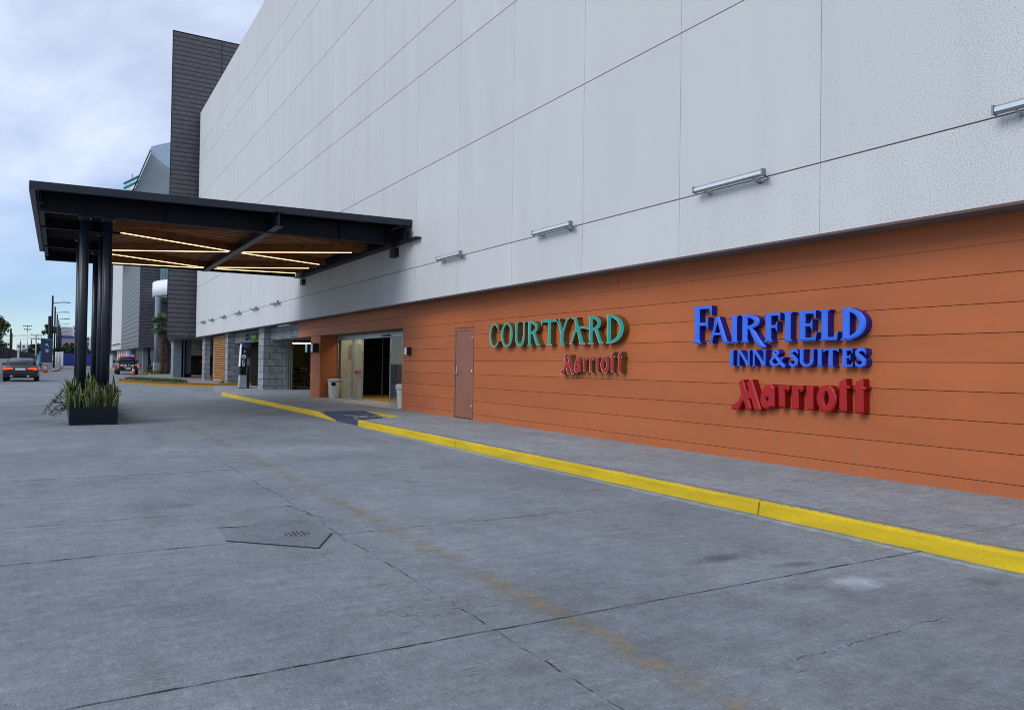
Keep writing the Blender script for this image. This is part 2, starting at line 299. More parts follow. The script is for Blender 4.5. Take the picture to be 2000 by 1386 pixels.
def worn_paint(name, col, cover=.5, scale=6, mid=None, top_=.7):
    """road paint that has worn through to the slab in patches"""
    m = mat(name, col, .8, var=.15, vs=8); t = m.node_tree; b = t.nodes['Principled BSDF']; o = t.nodes['Material Output']
    tr = t.nodes.new('ShaderNodeBsdfTransparent'); mxx = t.nodes.new('ShaderNodeMixShader'); n = t.nodes.new('ShaderNodeTexNoise'); n.inputs['Scale'].default_value = scale; n.inputs['Detail'].default_value = 8; n.inputs['Roughness'].default_value = .75
    t.links.new(t.nodes['Texture Coordinate'].outputs['Object'], n.inputs['Vector']); r = t.nodes.new('ShaderNodeMapRange'); r.inputs[1].default_value = .62-cover*.3; r.inputs[2].default_value = .82-cover*.3; r.inputs[4].default_value = top_
    t.links.new(n.outputs['Fac'], r.inputs[0]); fo = r.outputs[0]
    if mid is not None:
        sx = t.nodes.new('ShaderNodeSeparateXYZ'); t.links.new(t.nodes['Texture Coordinate'].outputs['Object'], sx.inputs[0]); su = t.nodes.new('ShaderNodeMath'); su.operation = 'SUBTRACT'; t.links.new(sx.outputs[0], su.inputs[0]); su.inputs[1].default_value = mid
        ab = t.nodes.new('ShaderNodeMath'); ab.operation = 'ABSOLUTE'; t.links.new(su.outputs[0], ab.inputs[0]); fa = t.nodes.new('ShaderNodeMapRange'); fa.inputs[1].default_value = .02; fa.inputs[2].default_value = .13; fa.inputs[3].default_value = 1; fa.inputs[4].default_value = 0; t.links.new(ab.outputs[0], fa.inputs[0])
        mq = t.nodes.new('ShaderNodeMath'); mq.operation = 'MULTIPLY'; t.links.new(fo, mq.inputs[0]); t.links.new(fa.outputs[0], mq.inputs[1]); fo = mq.outputs[0]
    t.links.new(fo, mxx.inputs[0]); t.links.new(tr.outputs[0], mxx.inputs[1]); t.links.new(b.outputs[0], mxx.inputs[2]); t.links.new(mxx.outputs[0], o.inputs[0])
    return m
M['faded'] = worn_paint('faded_yellow_line', (.36, .27, .12), .62, 4.0, 2.38, .48)
M['wornwhite'] = worn_paint('worn_white_line', (.6, .6, .6), .95, 4)
M['wornsym'] = worn_paint('worn_white_symbol', (.6, .62, .64), .75, 7)

def concrete(name, col, spots=(), broom=.0, rough=.8, cloud=.28, grain=1.0):
    m = bpy.data.materials.new(name); m.use_nodes = True; t = m.node_tree; L = t.links.new; b = t.nodes['Principled BSDF']; b.inputs['Specular IOR Level'].default_value = .16
    N = t.nodes.new; tcn = N('ShaderNodeTexCoord'); P = tcn.outputs['Object']
    def noise(s, d=6, r=.6, st=None):
        n = N('ShaderNodeTexNoise'); n.inputs['Scale'].default_value = s; n.inputs['Detail'].default_value = d; n.inputs['Roughness'].default_value = r
        if st:
            q = N('ShaderNodeMapping'); q.inputs['Scale'].default_value = st; L(P, q.inputs[0]); L(q.outputs[0], n.inputs['Vector'])
        else: L(P, n.inputs['Vector'])
        return n.outputs['Fac']
    def rng(x, a, c, lo, hi):
        r = N('ShaderNodeMapRange'); L(x, r.inputs[0]); r.inputs[1].default_value = a; r.inputs[2].default_value = c; r.inputs[3].default_value = lo; r.inputs[4].default_value = hi; return r.outputs[0]
    def mul(a, c):
        q = N('ShaderNodeMath'); q.operation = 'MULTIPLY'; L(a, q.inputs[0]); L(c, q.inputs[1]); return q.outputs[0]
    v = rng(noise(.45, 8, .62), .32, .68, 1-cloud, 1+cloud*.8)
    v = mul(v, rng(noise(2.2, 7, .7, (1, .45, 1)), .3, .7, .86, 1.12))
    v = mul(v, rng(noise(9, 6, .7, (.35, 1.6, 1)), .3, .7, .90, 1.10))
    g_ = grain
    v = mul(v, rng(noise(70, 4, .8), .32, .68, 1-.22*g_, 1+.20*g_))
    v = mul(v, rng(noise(26, 8, .95, (1, .4, 1)), .34, .66, 1-.30*g_, 1+.26*g_))
    v = mul(v, rng(noise(24, 6, .8), .57, .74, 1.0, 1+.55*g_))
    v = mul(v, rng(noise(6, 9, .85, (.6, 1.4, 1)), .36, .64, .82, 1.14))
    v = mul(v, rng(noise(34, 5, .75, (.3, 1.9, 1)), .30, .40, .60, 1.0))
    v = mul(v, rng(noise(48, 3, .7), .66, .74, 1.0, 1.9))
    v = mul(v, rng(noise(13, 5, .8), .27, .33, .55, 1.0))
    vo = N('ShaderNodeTexVoronoi'); vo.inputs['Scale'].default_value = 1.6; L(P, vo.inputs['Vector']); v = mul(v, rng(vo.outputs['Distance'], .018, .026, .25, 1.0))
    vo = N('ShaderNodeTexVoronoi'); vo.inputs['Scale'].default_value = .75; L(P, vo.inputs['Vector']); v = mul(v, rng(vo.outputs['Distance'], .05, .11, .80, 1.0))
    for (x, y, rx, ry, k) in spots:
        q = N('ShaderNodeMapping'); q.vector_type = 'TEXTURE'; q.inputs['Location'].default_value = (x, y, 0); q.inputs['Scale'].default_value = (rx, ry, 1); L(P, q.inputs[0])
        nn = N('ShaderNodeTexNoise'); nn.inputs['Scale'].default_value = 7; nn.inputs['Detail'].default_value = 5; L(P, nn.inputs['Vector'])
        ln = N('ShaderNodeVectorMath'); ln.operation = 'LENGTH'; L(q.outputs[0], ln.inputs[0])
        ad = N('ShaderNodeMath'); ad.operation = 'MULTIPLY_ADD'; L(nn.outputs['Fac'], ad.inputs[0]); ad.inputs[1].default_value = 1.3; L(ln.outputs['Value'], ad.inputs[2])
        v = mul(v, rng(ad.outputs[0], .8, 1.5, k, 1.0))
    cm = N('ShaderNodeMixRGB'); cm.blend_type = 'MULTIPLY'; cm.inputs[0].default_value = 1; L(v, cm.inputs[2])
    tint = N('ShaderNodeMixRGB'); tint.inputs[1].default_value = (*col, 1); tint.inputs[2].default_value = (col[0]*1.10, col[1]*1.04, col[2]*.92, 1); L(noise(.8, 4), tint.inputs[0]); L(tint.outputs[0], cm.inputs[1])
    L(cm.outputs[0], b.inputs['Base Color']); L(rng(noise(1.3, 5), .3, .7, rough-.14, rough+.12), b.inputs['Roughness'])
    bp = N('ShaderNodeBump'); bp.inputs['Strength'].default_value = .8; bp.inputs['Distance'].default_value = .010; L(noise(55, 7, .8), bp.inputs['Height'])
    if broom:
        wv = N('ShaderNodeTexWave'); wv.bands_direction = 'Y'; wv.inputs['Scale'].default_value = 9; wv.inputs['Distortion'].default_value = 3; wv.inputs['Detail'].default_value = 3; L(P, wv.inputs['Vector'])
        mk = mul(wv.outputs['Fac'], rng(noise(.8, 5, .7), .54, .64, 0, 1)); dk = N('ShaderNodeMixRGB'); dk.blend_type = 'MULTIPLY'; dk.inputs[0].default_value = 1; L(cm.outputs[0], dk.inputs[1]); L(rng(mul(mk, rng(noise(30, 4, .8), .35, .6, 0, 1)), .35, .75, 1.0, .55), dk.inputs[2]); L(dk.outputs[0], b.inputs['Base Color']); b2 = N('ShaderNodeBump'); b2.inputs['Strength'].default_value = broom; b2.inputs['Distance'].default_value = .008; L(mk, b2.inputs['Height']); L(bp.outputs[0], b2.inputs['Normal']); L(b2.outputs[0], b.inputs['Normal'])
    else: L(bp.outputs[0], b.inputs['Normal'])
    return m
M['road'] = concrete('broomed_concrete_slab', (.222, .253, .294), [(5.56, 8, .085, 13, 1.6), (4.1, 4.0, .42, .16, .55), (4.45, 3.62, .24, .10, .6), (4.42, 3.12, .34, .20, 1.75), (4.2, 3.05, .25, .25, .8), (3.95, 3.25, .35, .2, .75), (.6, 4.55, .35, .2, .78), (5.2, 2.75, .3, .14, .72), (3.4, 12, 1.6, 1.1, 1.22), (.9, 7.9, .5, .3, .85)], broom=.6, cloud=.17)
M['roadfar'] = concrete('worn_asphalt_concrete', (.155, .167, .18))
M['patch'] = concrete('darker_patch_concrete', (.178, .204, .240), cloud=.08)
M['walk'] = concrete('grey_washed_concrete', (.285, .312, .35), cloud=.08, grain=1.2)
M['plaza'] = concrete('pale_plaza_paving', (.27, .26, .265), cloud=.12)

# ------------------------------------------------------------------ ground, road, pavement
def poly(mb, pts, z, mi=None): mb.face([(x, y, z) for x, y in pts], mi)
g = MB(); poly(g, [(-900, -300), (1200, -300), (1200, 2500), (-900, 2500)], -.06); struct('ground', g, M['roadfar'])
road = MB()
def slab(x0, x1, y0, y1, gap=.006): road.box(x0+gap, x1-gap, y0+gap, y1-gap, -.05, 0)
YL = [-4, .6, 3.44, 6.02, 7.32, 10.12, 13.2, 16.3, 19.5, 23, 27]; YR = [-4, .6, 3.44, 5.95, 9.2, 12.4, 15.6, 18.9, 22.3, 27]
for a, b in zip(YL, YL[1:]): road.box(-9, 1.9485, a+.0025, b-.0025, -.05, 0)
for a, b in zip(YR, YR[1:]): road.box(1.9515, 5.72, a+.0025, b-.0025, -.05, 0)
for a, b in zip(range(27, 120, 6), range(33, 126, 6)):
    road.box(-9, 1.945, a+.006, b-.006, -.05, 0)
    if a < 40: road.box(1.955, 12, a+.006, b-.006, -.05, 0)
    else: road.box(1.955, 14, a+.006, b-.006, -.05, 0)
struct('road', road, M['road'])
far = MB(); poly(far, [(-9, 123), (30, 123), (30, 190), (-9, 190)], -.02); poly(far, [(-9, 190), (40, 190), (60, 600), (-30, 600)], -.021)
struct('far_road', far, M['roadfar'])
j = MB(); poly(j, [(-9, -4), (5.7, -4), (5.7, 27), (-9, 27)], -.03); struct('joint_bed', j, mat('dark_joint_filler', (.03, .03, .03), .95))
jc = MB()
def crack(a, b, w0, wob, n, skip=0):
    a, b = Vector((*a, 0)), Vector((*b, 0)); d = (b-a); nn = Vector((-d.y, d.x, 0)).normalized(); prev = None; off = 0
    for i in range(n+1):
        off = off*.8+random.uniform(-wob, wob); ww = .78*w0*random.choice((.3, .6, .8, 1, 1, 1.3, 2.0)); p = a+d*(i/n)+nn*off; row = (jc.bm.verts.new(p-nn*ww+Vector((0, 0, .003))), jc.bm.verts.new(p+nn*ww+Vector((0, 0, .003))))
        if random.random() < skip: prev = None; continue
        if prev: jc.bm.faces.new((prev[0], prev[1], row[1], row[0]))
        prev = row
crack((-3, 3.44), (5.7, 3.44), .0036, .003, 200); crack((1.95, .6), (1.95, 12), .0028, .010, 240, .16); crack((-6, 6.02), (1.95, 6.02), .0045, .004, 160, .04); crack((-6, 7.32), (1.95, 7.32), .003, .004, 140, .12); crack((-6, 10.12), (1.95, 10.12), .006, .004, 140); crack((1.95, 5.95), (4.4, 5.9), .003, .005, 60)
crack((2.0, 6.6), (1.9, 7.4), .004, .012, 20); crack((3.0, 2.42), (4.4, 2.45), .002, .008, 60, .2)
struct('road_crack', jc, mat('dark_crack_dirt', (.04, .042, .048), .95, spec=0))
pt = MB(); poly(pt, [(1.148, 6.60), (1.362, 6.56), (1.46, 6.66), (1.70, 6.70), (1.88, 6.60), (1.90, 6.0), (1.664, 5.56), (1.118, 6.10)], .004); struct('road_patch', pt, M['patch'])
pe = MB()
for a, b in (((1.118, 6.10), (1.664, 5.56)), ((1.664, 5.56), (1.90, 6.0)), ((1.148, 6.60), (1.362, 6.56))): pe.beam((*a, .005), (*b, .005), .010, .004)
struct('road_patch_edge', pe, mat('dark_crack', (.03, .032, .036), .95))
ym = MB(); y = 1.5
while y < 17.5:
    ym.face([(2.22, y, .005), (2.54, y, .005), (2.54, y+.5, .005), (2.22, y+.5, .005)]); y += .5
struct('road_marking', ym, M['faded'])
wm = MB()
for x in (-3.6, -2.45, -1.3, -.15, 1.0, 2.2): wm.box(x, x+.62, 55.2, 55.75, .004, .008)
wm.box(-1.3, .8, 64.2, 64.7, .004, .008); wm.box(-7, -3.0, 64.2, 64.7, .004, .008)
wm.box(-.2, .5, 95, 96, .004, .008)
struct('road_marking', wm, M['wornwhite'])
# drain grate
dg = thing('drain_grate', (1.65, 6.11, 0), 'small round cast iron drain grate set in the dark road patch', 'drain grate')
q = MB(); q.lathe((1.65, 6.11, 0), [(.086, .0045), (.086, .0056), (.102, .0056), (.102, .0045)], 28)
part('rim', q, mat('cast_iron_rim', (.12, .13, .14), .65), dg)
q = MB()
for k in range(-2, 3):
    h = math.sqrt(max(0, .088**2-(k*.034)**2))
    q.box(1.65+k*.034-.004, 1.65+k*.034+.004, 6.11-h, 6.11+h, .0049, .0053); q.box(1.65-h, 1.65+h, 6.11+k*.034-.004, 6.11+k*.034+.004, .0049, .00525)
part('grid', q, mat('worn_cast_iron', (.26, .28, .30), .6, var=.2, vs=30), dg)
q = MB(); q.lathe((1.65, 6.11, 0), [(.084, .0042), (.084, .0048)], 28); part('shaft_shade_disc', q, M['void'], dg)  # thin black disc paints the dark of the grate holes

# pavement (sidewalk), kerb, ramp
ZS = .13
sw = MB()
ys = [-6, .9, 3.3, 5.75, 8.4, 11.0, 13.6, 15.95]
for a, b in zip(ys, ys[1:]): sw.box(5.79, 8.6, a+.004, b-.004, -.02, ZS)
sw.prism([(5.79, 15.958), (8.6, 15.958), (8.6, 16.958), (6.94, 16.958), (5.79, 16.2)], -.02, ZS)
sw.prism([(6.97, 16.962), (8.6, 16.962), (8.6, 19.42), (6.97, 19.42)], -.02, ZS)
sw.prism([(5.86, 19.56), (6.97, 19.43), (8.6, 19.43), (8.6, 24), (5.86, 24)], -.02, ZS)
sw.prism([(5.86, 24.01), (8.0, 24.01), (8.0, 33), (5.86, 33)], -.02, ZS)
sw.prism([(5.80, 33.01), (11.5, 33.01), (11.5, 42.9), (7.2, 42.9), (6.45, 39)], -.02, ZS)
sw.box(8.005, 11.5, 28.5, 33, -.02, ZS-.001)
struct('pavement', sw, M['walk'])
kb = MB()
def kerb_run(mb, pts, wd, z1, mi=0):
    """kerb with a slightly battered face and a rounded, uneven painted nose; pts run along its road face"""
    prev = None
    for i, (x, y, z) in enumerate(pts):
        a = Vector(pts[min(i+1, len(pts)-1)])-Vector(pts[max(i-1, 0)]); a.z = 0; a.normalize(); nrm = Vector((a.y, -a.x, 0))
        j_ = random.uniform(-.006, .006)
        sec = [Vector((x, y, -.02)), Vector((x, y, 0)), Vector((x, y, max(z-.028, .001)))+nrm*.012, Vector((x, y, max(z-.006, .002)))+nrm*(.024+j_*.3), Vector((x, y, max(z, .003)))+nrm*(.045+j_), Vector((x, y, max(z-.001, .003)))+nrm*wd]
        vs = [mb.bm.verts.new(p) for p in sec]
        if prev:
            for k in range(len(vs)-1): mb.bm.faces.new((prev[k], vs[k], vs[k+1], prev[k+1])).material_index = mi if k < 4 else 1
        else: mb.bm.faces.new(vs).material_index = mi
        prev = vs
    mb.bm.faces.new(prev[::-1]).material_index = mi
n = 90
kerb_run(kb, [(5.66+.006*math.sin(i*1.7), -6+22.2*i/n, ZS+.006+random.uniform(-.004, .004)) for i in range(n+1)], .14, ZS)
struct('kerb', kb, [M['yellow'], M['kerbgrey']])
kj = MB()
for y in (1.1, 5.02, 11.4):
    kj.face([(5.652, y-.004, .002), (5.652, y+.004, .002), (5.672, y+.006, ZS-.02), (5.672, y-.006, ZS-.02)]); kj.face([(5.672, y-.006, ZS-.02), (5.672, y+.006, ZS-.02), (5.70, y+.004, ZS+.008), (5.70, y-.004, ZS+.008)])
struct('kerb_joint', kj, mat('kerb_joint_dirt', (.16, .11, .01), .95))
kb = MB(); kerb_run(kb, [(5.665, 17.75, .004), (5.70, 18.6, .06), (5.73, 19.5, ZS)] + [(5.73, 19.5+13.5*i/30, ZS+random.uniform(-.003, .004)) for i in range(1, 31)], .14, ZS)
struct('kerb', kb, [M['yellow'], M['kerbgrey']])
kb = MB(); kerb_run(kb, [(5.73, 33.02, ZS), (5.95, 35, .11), (6.4, 39, .08), (7.15, 42.9, .05)], .12, ZS); struct('kerb', kb, [M['kerbgrey'], M['kerbgrey']])
rp = MB(); P = dict(a=(5.69, 16.2, .006), b=(5.69, 17.7, .006), c=(5.87, 19.56, ZS), d=(6.965, 19.42, ZS), e=(6.96, 16.97, .03), f=(6.93, 16.95, .02))
rp.face([P['a'], P['b'], P['e']]); rp.face([P['b'], P['c'], P['d'], P['e']])
struct('ramp', rp, M['bluepave'])
rp = MB(); rp.face([(6.962, 16.97, .03), (6.962, 19.41, ZS-.001), (6.962, 16.97, ZS-.001)]); rp.face([(6.962, 16.97, ZS+.002), (6.962, 19.4, ZS+.002), (7.02, 19.2, ZS+.002), (7.02, 17.0, ZS+.002)]); struct('ramp_edge', rp, M['yellow'])
# wheelchair symbol painted on the ramp
def rz_(x, y):   # ramp height
    A, B, C = Vector(P['b']), Vector(P['c']), Vector(P['e']); nn = (B-A).cross(C-A); return A.z-(nn.x*(x-A.x)+nn.y*(y-A.y))/nn.z
sy = MB(); o_ = Vector((6.42, 17.95)); up = Vector((-.35, .94)).normalized(); rg = Vector((up.y, -up.x))
def sp_(u, v): p = o_+rg*u+up*v; return (p.x, p.y, rz_(p.x, p.y)+.012)
def sline(pts, wd):
    for (a, b) in zip(pts, pts[1:]):
        a, b = Vector(a), Vector(b); d = (b-a).normalized()*wd/2; nn = Vector((-d.y, d.x)); a = a-d*.5; b = b+d*.5
        sy.face([sp_(*(a-nn)), sp_(*(a+nn)), sp_(*(b+nn)), sp_(*(b-nn))])
sline([(.36*math.cos(R(t)), -.25+.36*math.sin(R(t))) for t in range(110, 400, 20)], .09)
sline([(-.04, .32), (0, -.12), (.28, -.12), (.40, -.55), (.52, -.52)], .11); sline([(0, .1), (.25, .1)], .08)
sline([(-.08+.02*math.cos(R(t)), .5+.06*math.sin(R(t))) for t in range(0, 361, 60)], .13)
struct('road_marking', sy, M['wornsym'])
# plaza further on, its kerbs and grass
PZ = .19
isl = [(3.25, 53.2), (4.66, 47.7), (5.35, 46.5), (6.2, 45.3), (7.0, 44.2), (7.3, 42.95)]
pz = MB(); pz.prism([(x+.1, y+.12) for x, y in isl] + [(14, 43.05), (14, 78), (7.4, 76.5), (6.1, 70), (4.4, 61), (3.45, 54.6)], -.02, PZ); struct('plaza', pz, M['plaza'])
kb = MB(); kerb_run(kb, [(x, y, PZ+.012) for x, y in [(4.3, 61), (3.35, 54.6)]+isl], .14, PZ); struct('kerb', kb, [M['amber'], M['amber']])
kb = MB(); kb.box(7.32, 11.5, 42.90, 43.08, ZS-.01, .265); struct('kerb', kb, M['amber'])
gr = MB()
def inpoly(x, y, pl):
    c = False
    for (x0, y0), (x1, y1) in zip(pl, pl[1:]+pl[:1]):
        if (y0 > y) != (y1 > y) and x < (x1-x0)*(y-y0)/(y1-y0)+x0: c = not c
    return c
def grassbed(mb, pl, zf, n, h):
    xs = [p[0] for p in pl]; ys_ = [p[1] for p in pl]; k = 0
    while k < n:
        x, y_ = random.uniform(min(xs), max(xs)), random.uniform(min(ys_), max(ys_))
        if not inpoly(x, y_, pl): continue
        k += 1; z = zf(x, y_); a = random.uniform(0, 6.28); d = .03; hh = h*random.uniform(.5, 1.2); lx, ly = random.uniform(-.05, .05), random.uniform(-.05, .05)
        mb.face([(x-d*math.cos(a), y_-d*math.sin(a), z), (x+d*math.cos(a), y_+d*math.sin(a), z), (x+lx, y_+ly, z+hh)])
gpl = [(3.6, 53.6), (4.82, 48.3), (5.55, 47.0), (6.3, 46.6), (6.1, 49), (5.0, 52.5), (4.3, 55)]
gb = MB(); gb.prism(gpl, PZ-.01, PZ+.06); struct('grass_bed', gb, M['soil'])
grassbed(gr, gpl, lambda x, y: PZ+.05, 6000, .11)
bed = [(7.4, 77.6), (8.75, 100), (13, 100), (13.5, 88)]
gb = MB(); gb.prism(bed, -.02, .24); struct('planting_bed', gb, M['soil'])
kb = MB(); kerb_run(kb, [(8.65, 101, .26), (7.3, 77.5, .26), (13.6, 88, .26)], .16, .2); struct('kerb', kb, [M['amber'], M['amber']])
grassbed(gr, bed, lambda x, y: .24, 7000, .3)
tag(gr.done('grass', M['grass'], recalc=False), kind='stuff')
p2 = MB(); p2.prism([(6.9, 118), (30, 118), (30, 300), (8.5, 300)], -.02, .16); struct('plaza', p2, M['plaza'])
kb = MB(); kerb_run(kb, [(30, 117.9, .18), (6.8, 117.9, .18), (8.4, 300, .18)], .2, .16); struct('kerb', kb, [M['yellow'], M['yellow']])
ip = [(-2.7, 113), (-2.2, 105), (-.55, 102.5), (-.1, 108), (.35, 165), (-2.7, 170)]
ii = MB(); ii.prism(ip, -.02, .13); struct('traffic_island', ii, M['conc'])
kb = MB(); kerb_run(kb, [(x*1.03, y-.15, .15) for x, y in [ip[0], ip[1], ip[2], ip[3], ip[4]]], .14, .13); struct('kerb', kb, [M['amber'], M['amber']])
sd_ = MB(); poly(sd_, [(.9, 165), (6, 165), (8, 198), (1.2, 198)], .0); struct('road_dust', sd_, M['sand'])

# ------------------------------------------------------------------ main building
B = thing('commercial_building', (7.637, 0, 0), 'long white concrete panelled building with orange plank ground floor and stone end', 'building')
WX, DX, YE = 7.637, 8.1, 53.3
up_ = MB()
hz = [2.955, 3.79, 6.19, 8.57, 9.68, 11.9, 14.1, 15.28, 17.55]
vz = [YE-2.37*k for k in range(0, 31)]
for a, b in zip(hz, hz[1:]):
    ga = 0 if a == 2.955 else .008; gb_ = .008 if b < 17 else 0
    for y1, y0 in zip(vz, vz[1:]): up_.box(WX, WX+.14, y0+.003, y1-.003 if y1 < YE else y1, a+ga, b-gb_)
part('wall_panels', up_, M['stucco'], B)
c_ = MB(); c_.box(WX+.03, 8.3, vz[-1], YE-.02, 2.99, 17.5); part('joint_backing', c_, M['stucco_dark'], B)
c_ = MB()
c_.prism([(WX, 17.555), (WX+.32, 18.0), (WX+.8, 18.0), (WX+.8, 17.555)], vz[-1], YE, axis='y')
part('parapet', c_, mat('parapet_cap', (.70, .73, .76), .7, var=.05), B)
c_ = MB(); c_.box(8.3, 32, vz[-1], YE, 4.0, 17.6); part('roof', c_, M['grey'], B)
c_ = MB()
for y1, y0 in zip(vz, vz[1:]): c_.box(WX+.141, 8.14, y0+.008, y1-.008, 2.958, 2.99)
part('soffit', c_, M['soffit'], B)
# orange plank wall
pk = MB(); zk = [ZS-.03] + [.2616+.3*k for k in range(0, 9)] + [2.957]
def planks(mb, y0, y1, z0, z1, x=DX, t=.06, ends=True):
    for a, b in zip(zk, zk[1:]):
        a2, b2 = max(a, z0), min(b, z1)
        if b2-a2 < .02: continue
        mb.box(x, x+t, y0, y1, a2+(.0035 if a2 == a and a > .2 else 0), b2-(.0035 if b2 == b and b < 2.9 else 0))
planks(pk, -18, 10.222, 2.66, 2.957); planks(pk, 10.23, 19.62, 2.66, 2.957); planks(pk, -18, 15.425, 0, 2.2605); planks(pk, -18, 15.425, 2.2605, 2.6615)
planks(pk, 15.432, 16.418, 2.24, 2.6615); planks(pk, 16.425, 19.62, 0, 2.6615)
part('plank_wall', pk, M['orange'], B)
c_ = MB(); c_.box(DX+.045, 8.28, -18, 19.6, .05, 2.957); part('plank_backing', c_, M['orange_gap'], B)
c_ = MB(); c_.box(DX-.004, DX+.02, 9.9, 10.19, 2.70, 2.90); part('access_hatch', c_, M['orange'], B)
# service door
dr = MB()
dr.box(DX-.005, DX+.06, 15.437, 15.50, ZS, 2.225); dr.box(DX-.005, DX+.06, 16.35, 16.413, ZS, 2.225); dr.box(DX-.005, DX+.06, 15.50, 16.35, 2.165, 2.225)
part('door_frame', dr, M['door'], B)
dr = MB(); dr.rbox(DX+.006, DX+.05, 15.506, 16.344, ZS+.02, 2.160, .003); sdoor = part('service_door', dr, M['door'], B)
q = MB(); q.rbox(DX-.012, DX+.006, 16.245, 16.30, 1.15, 1.36, .006); q.tube([(DX-.005, 16.272, 1.19), (DX-.06, 16.272, 1.19), (DX-.065, 16.16, 1.185)], .012); part('handle', q, M['steel'], sdoor)
for z in (.42, 1.22, 1.98): q = MB(); q.tube([(DX-.008, 15.500, z-.055), (DX-.008, 15.500, z+.055)], .011); part('hinge', q, M['steel'], sdoor)
# portal: header, column, reveal
hd = MB(); planks(hd, 19.627, 30.2, 2.352, 2.957); part('portal_header', hd, M['orange'], B)
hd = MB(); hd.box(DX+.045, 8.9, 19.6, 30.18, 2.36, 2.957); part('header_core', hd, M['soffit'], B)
cl = MB(); planks(cl, 27.303, 28.5, 0, 2.350)
for a, b in zip(zk, zk[1:]):
    b = min(b, 2.350)
    if b-a < .02: continue
    cl.box(DX+.061, 8.78, 27.30, 27.36, a+.003, b-.003); cl.box(DX+.061, 8.78, 28.44, 28.50, a+.003, b-.003)
part('portal_column', cl, M['orange'], B)
c_ = MB(); c_.box(DX+.05, 9.55, 27.345, 28.45, .05, 2.36); part('column_core', c_, M['orange_gap'], B)
c_ = MB(); c_.box(DX+.0605, 8.78, 19.56, 19.62, .05, 2.35); part('portal_jamb', c_, M['orange'], B)
sm = MB(); sm.box(DX-.006, DX+.02, 19.621, 19.627, 2.352, 2.957); part('joint_trim', sm, M['galv'], B)
# entrance glazing
fr = MB(); fr.box(8.72, 8.84, 19.65, 27.29, 2.20, 2.352); part('door_header_rail', fr, M['galv'], B)
fr = MB(); fr.rbox(8.69, 8.72, 22.1, 22.75, 2.225, 2.275, .008); part('door_sensor', fr, M['black'], B)
def pane(y0, y1, x=8.75, nm='glass_door'):
    q = MB(); q.box(x, x+.012, y0, y1, ZS+.015, 2.20); o = part(nm, q, M['glass'], B)
    e = MB(); e.box(x-.008, x+.02, y0, y0+.03, ZS, 2.2); e.box(x-.008, x+.02, y1-.03, y1, ZS, 2.2); e.box(x-.008, x+.02, y0+.03, y1-.03, ZS, ZS+.06); part('pane_frame', e, M['galv'], o); return o
pane(25.5, 27.28, nm='fixed_pane'); ps = pane(24.75, 25.9, 8.80); pane(21.15, 22.3, 8.80); pane(19.7, 21.2, nm='fixed_pane')
q = MB(); q.box(8.796, 8.7985, 24.9, 25.55, 1.02, 1.14); part('sticker', q, M['redsign'], ps)
fl = MB(); fl.box(8.0, 8.72, 19.63, 27.3, ZS-.05, ZS+.004); part('threshold', fl, M['tile'], B)
fl = MB(); fl.box(8.72, 9.25, 19.6, 27.2, ZS-.05, ZS+.003); fl.box(9.25, 18, 19.6, 33, ZS-.05, ZS+.003, 1); part('lobby_floor', fl, [M['tile'], M['floor_y']], B)
lb = MB(); lb.box(8.845, 9.64, 27.2, 27.34, ZS, 2.6); lb.box(9.56, 9.64, 27.34, 29.38, ZS, 2.6); part('lobby_wall', lb, M['tan'], B)
q = MB(); q.box(9.12, 9.24, 27.185, 27.198, 1.85, 2.05); q.box(9.10, 9.26, 27.186, 27.1975, 1.5, 1.853); part('notice', q, M['kerbgrey'], B)
sc_ = MB()
for k in range(4): sc_.box(9.66+k*.82, 10.44+k*.82, 29.4, 29.46+.02*(k % 2), ZS+.01, 2.6)
part('lobby_screen', sc_, M['screen'], B)
lb = MB(); lb.box(8.9, 18, 19.5, 34, 2.61, 2.7); lb.box(17.9, 18, 19.5, 34, 0, 2.6); lb.box(8.9, 18, 19.5, 19.6, .05, 2.6); lb.box(12.9, 18, 33.9, 34, .05, 2.6); part('lobby_shell', lb, M['void'], B)
# stone end of the ground floor: three pillars, recessed headers and two doorways that face the street end
st = MB()
for bx in ((8.04, 9.08, 35.92, 36.95), (8.04, 9.22, 44.5, 45.3), (8.04, 8.37, 52.3, 53.25)):
    st = MB(); st.box(*bx, .05, 2.957); part('stone_pillar', st, M['stone'], B)
st = MB(); st.box(8.36, 8.62, 28.52, 35.91, 2.40, 2.957); st.box(8.40, 8.62, 36.96, 44.49, 2.40, 2.957); st.box(8.101, 8.35, 30.21, 30.26, 2.36, 2.957); part('stone_header', st, M['stone'], B)
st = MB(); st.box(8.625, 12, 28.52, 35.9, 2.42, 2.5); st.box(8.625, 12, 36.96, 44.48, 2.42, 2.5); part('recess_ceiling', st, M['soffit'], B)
jb = MB()
for x in (9.10, 9.19, 9.285): jb.box(x, x+.06, 35.86-.02*(x > 9.15), 36.0, ZS, 2.42)
part('shutter_track', jb, M['galv'], B)
jb = MB(); jb.box(9.23, 9.33, 44.52, 44.6, ZS, 2.42); part('door_jamb', jb, M['galv'], B)
gi = MB()
gi.box(11.9, 12.0, 28.5, 43, .05, 2.6); gi.box(9.08, 12, 43.0, 43.1, .05, 2.6); gi.box(9.05, 12, 36.0, 43, 2.55, 2.6)
part('store_room', gi, mat('olive_store_wall', (.2, .17, .06), .9), B)
gi = MB(); gi.box(9.33, 12.5, 44.9, 45.0, .05, 2.5); gi.box(11.9, 12, 43.2, 45, .05, 2.5); gi.box(9.0, 9.06, 36.96, 43.2, .05, 2.6); part('doorway_backing', gi, M['void'], B)  # near-black sheets paint in the dark of the doorway
gi = MB(); gi.box(8.9, 12, 49.0, 52.28, .05, 2.957); gi.box(8.6, 8.9, 45.3, 53, .05, 2.957); part('end_wall', gi, M['conc'], B)
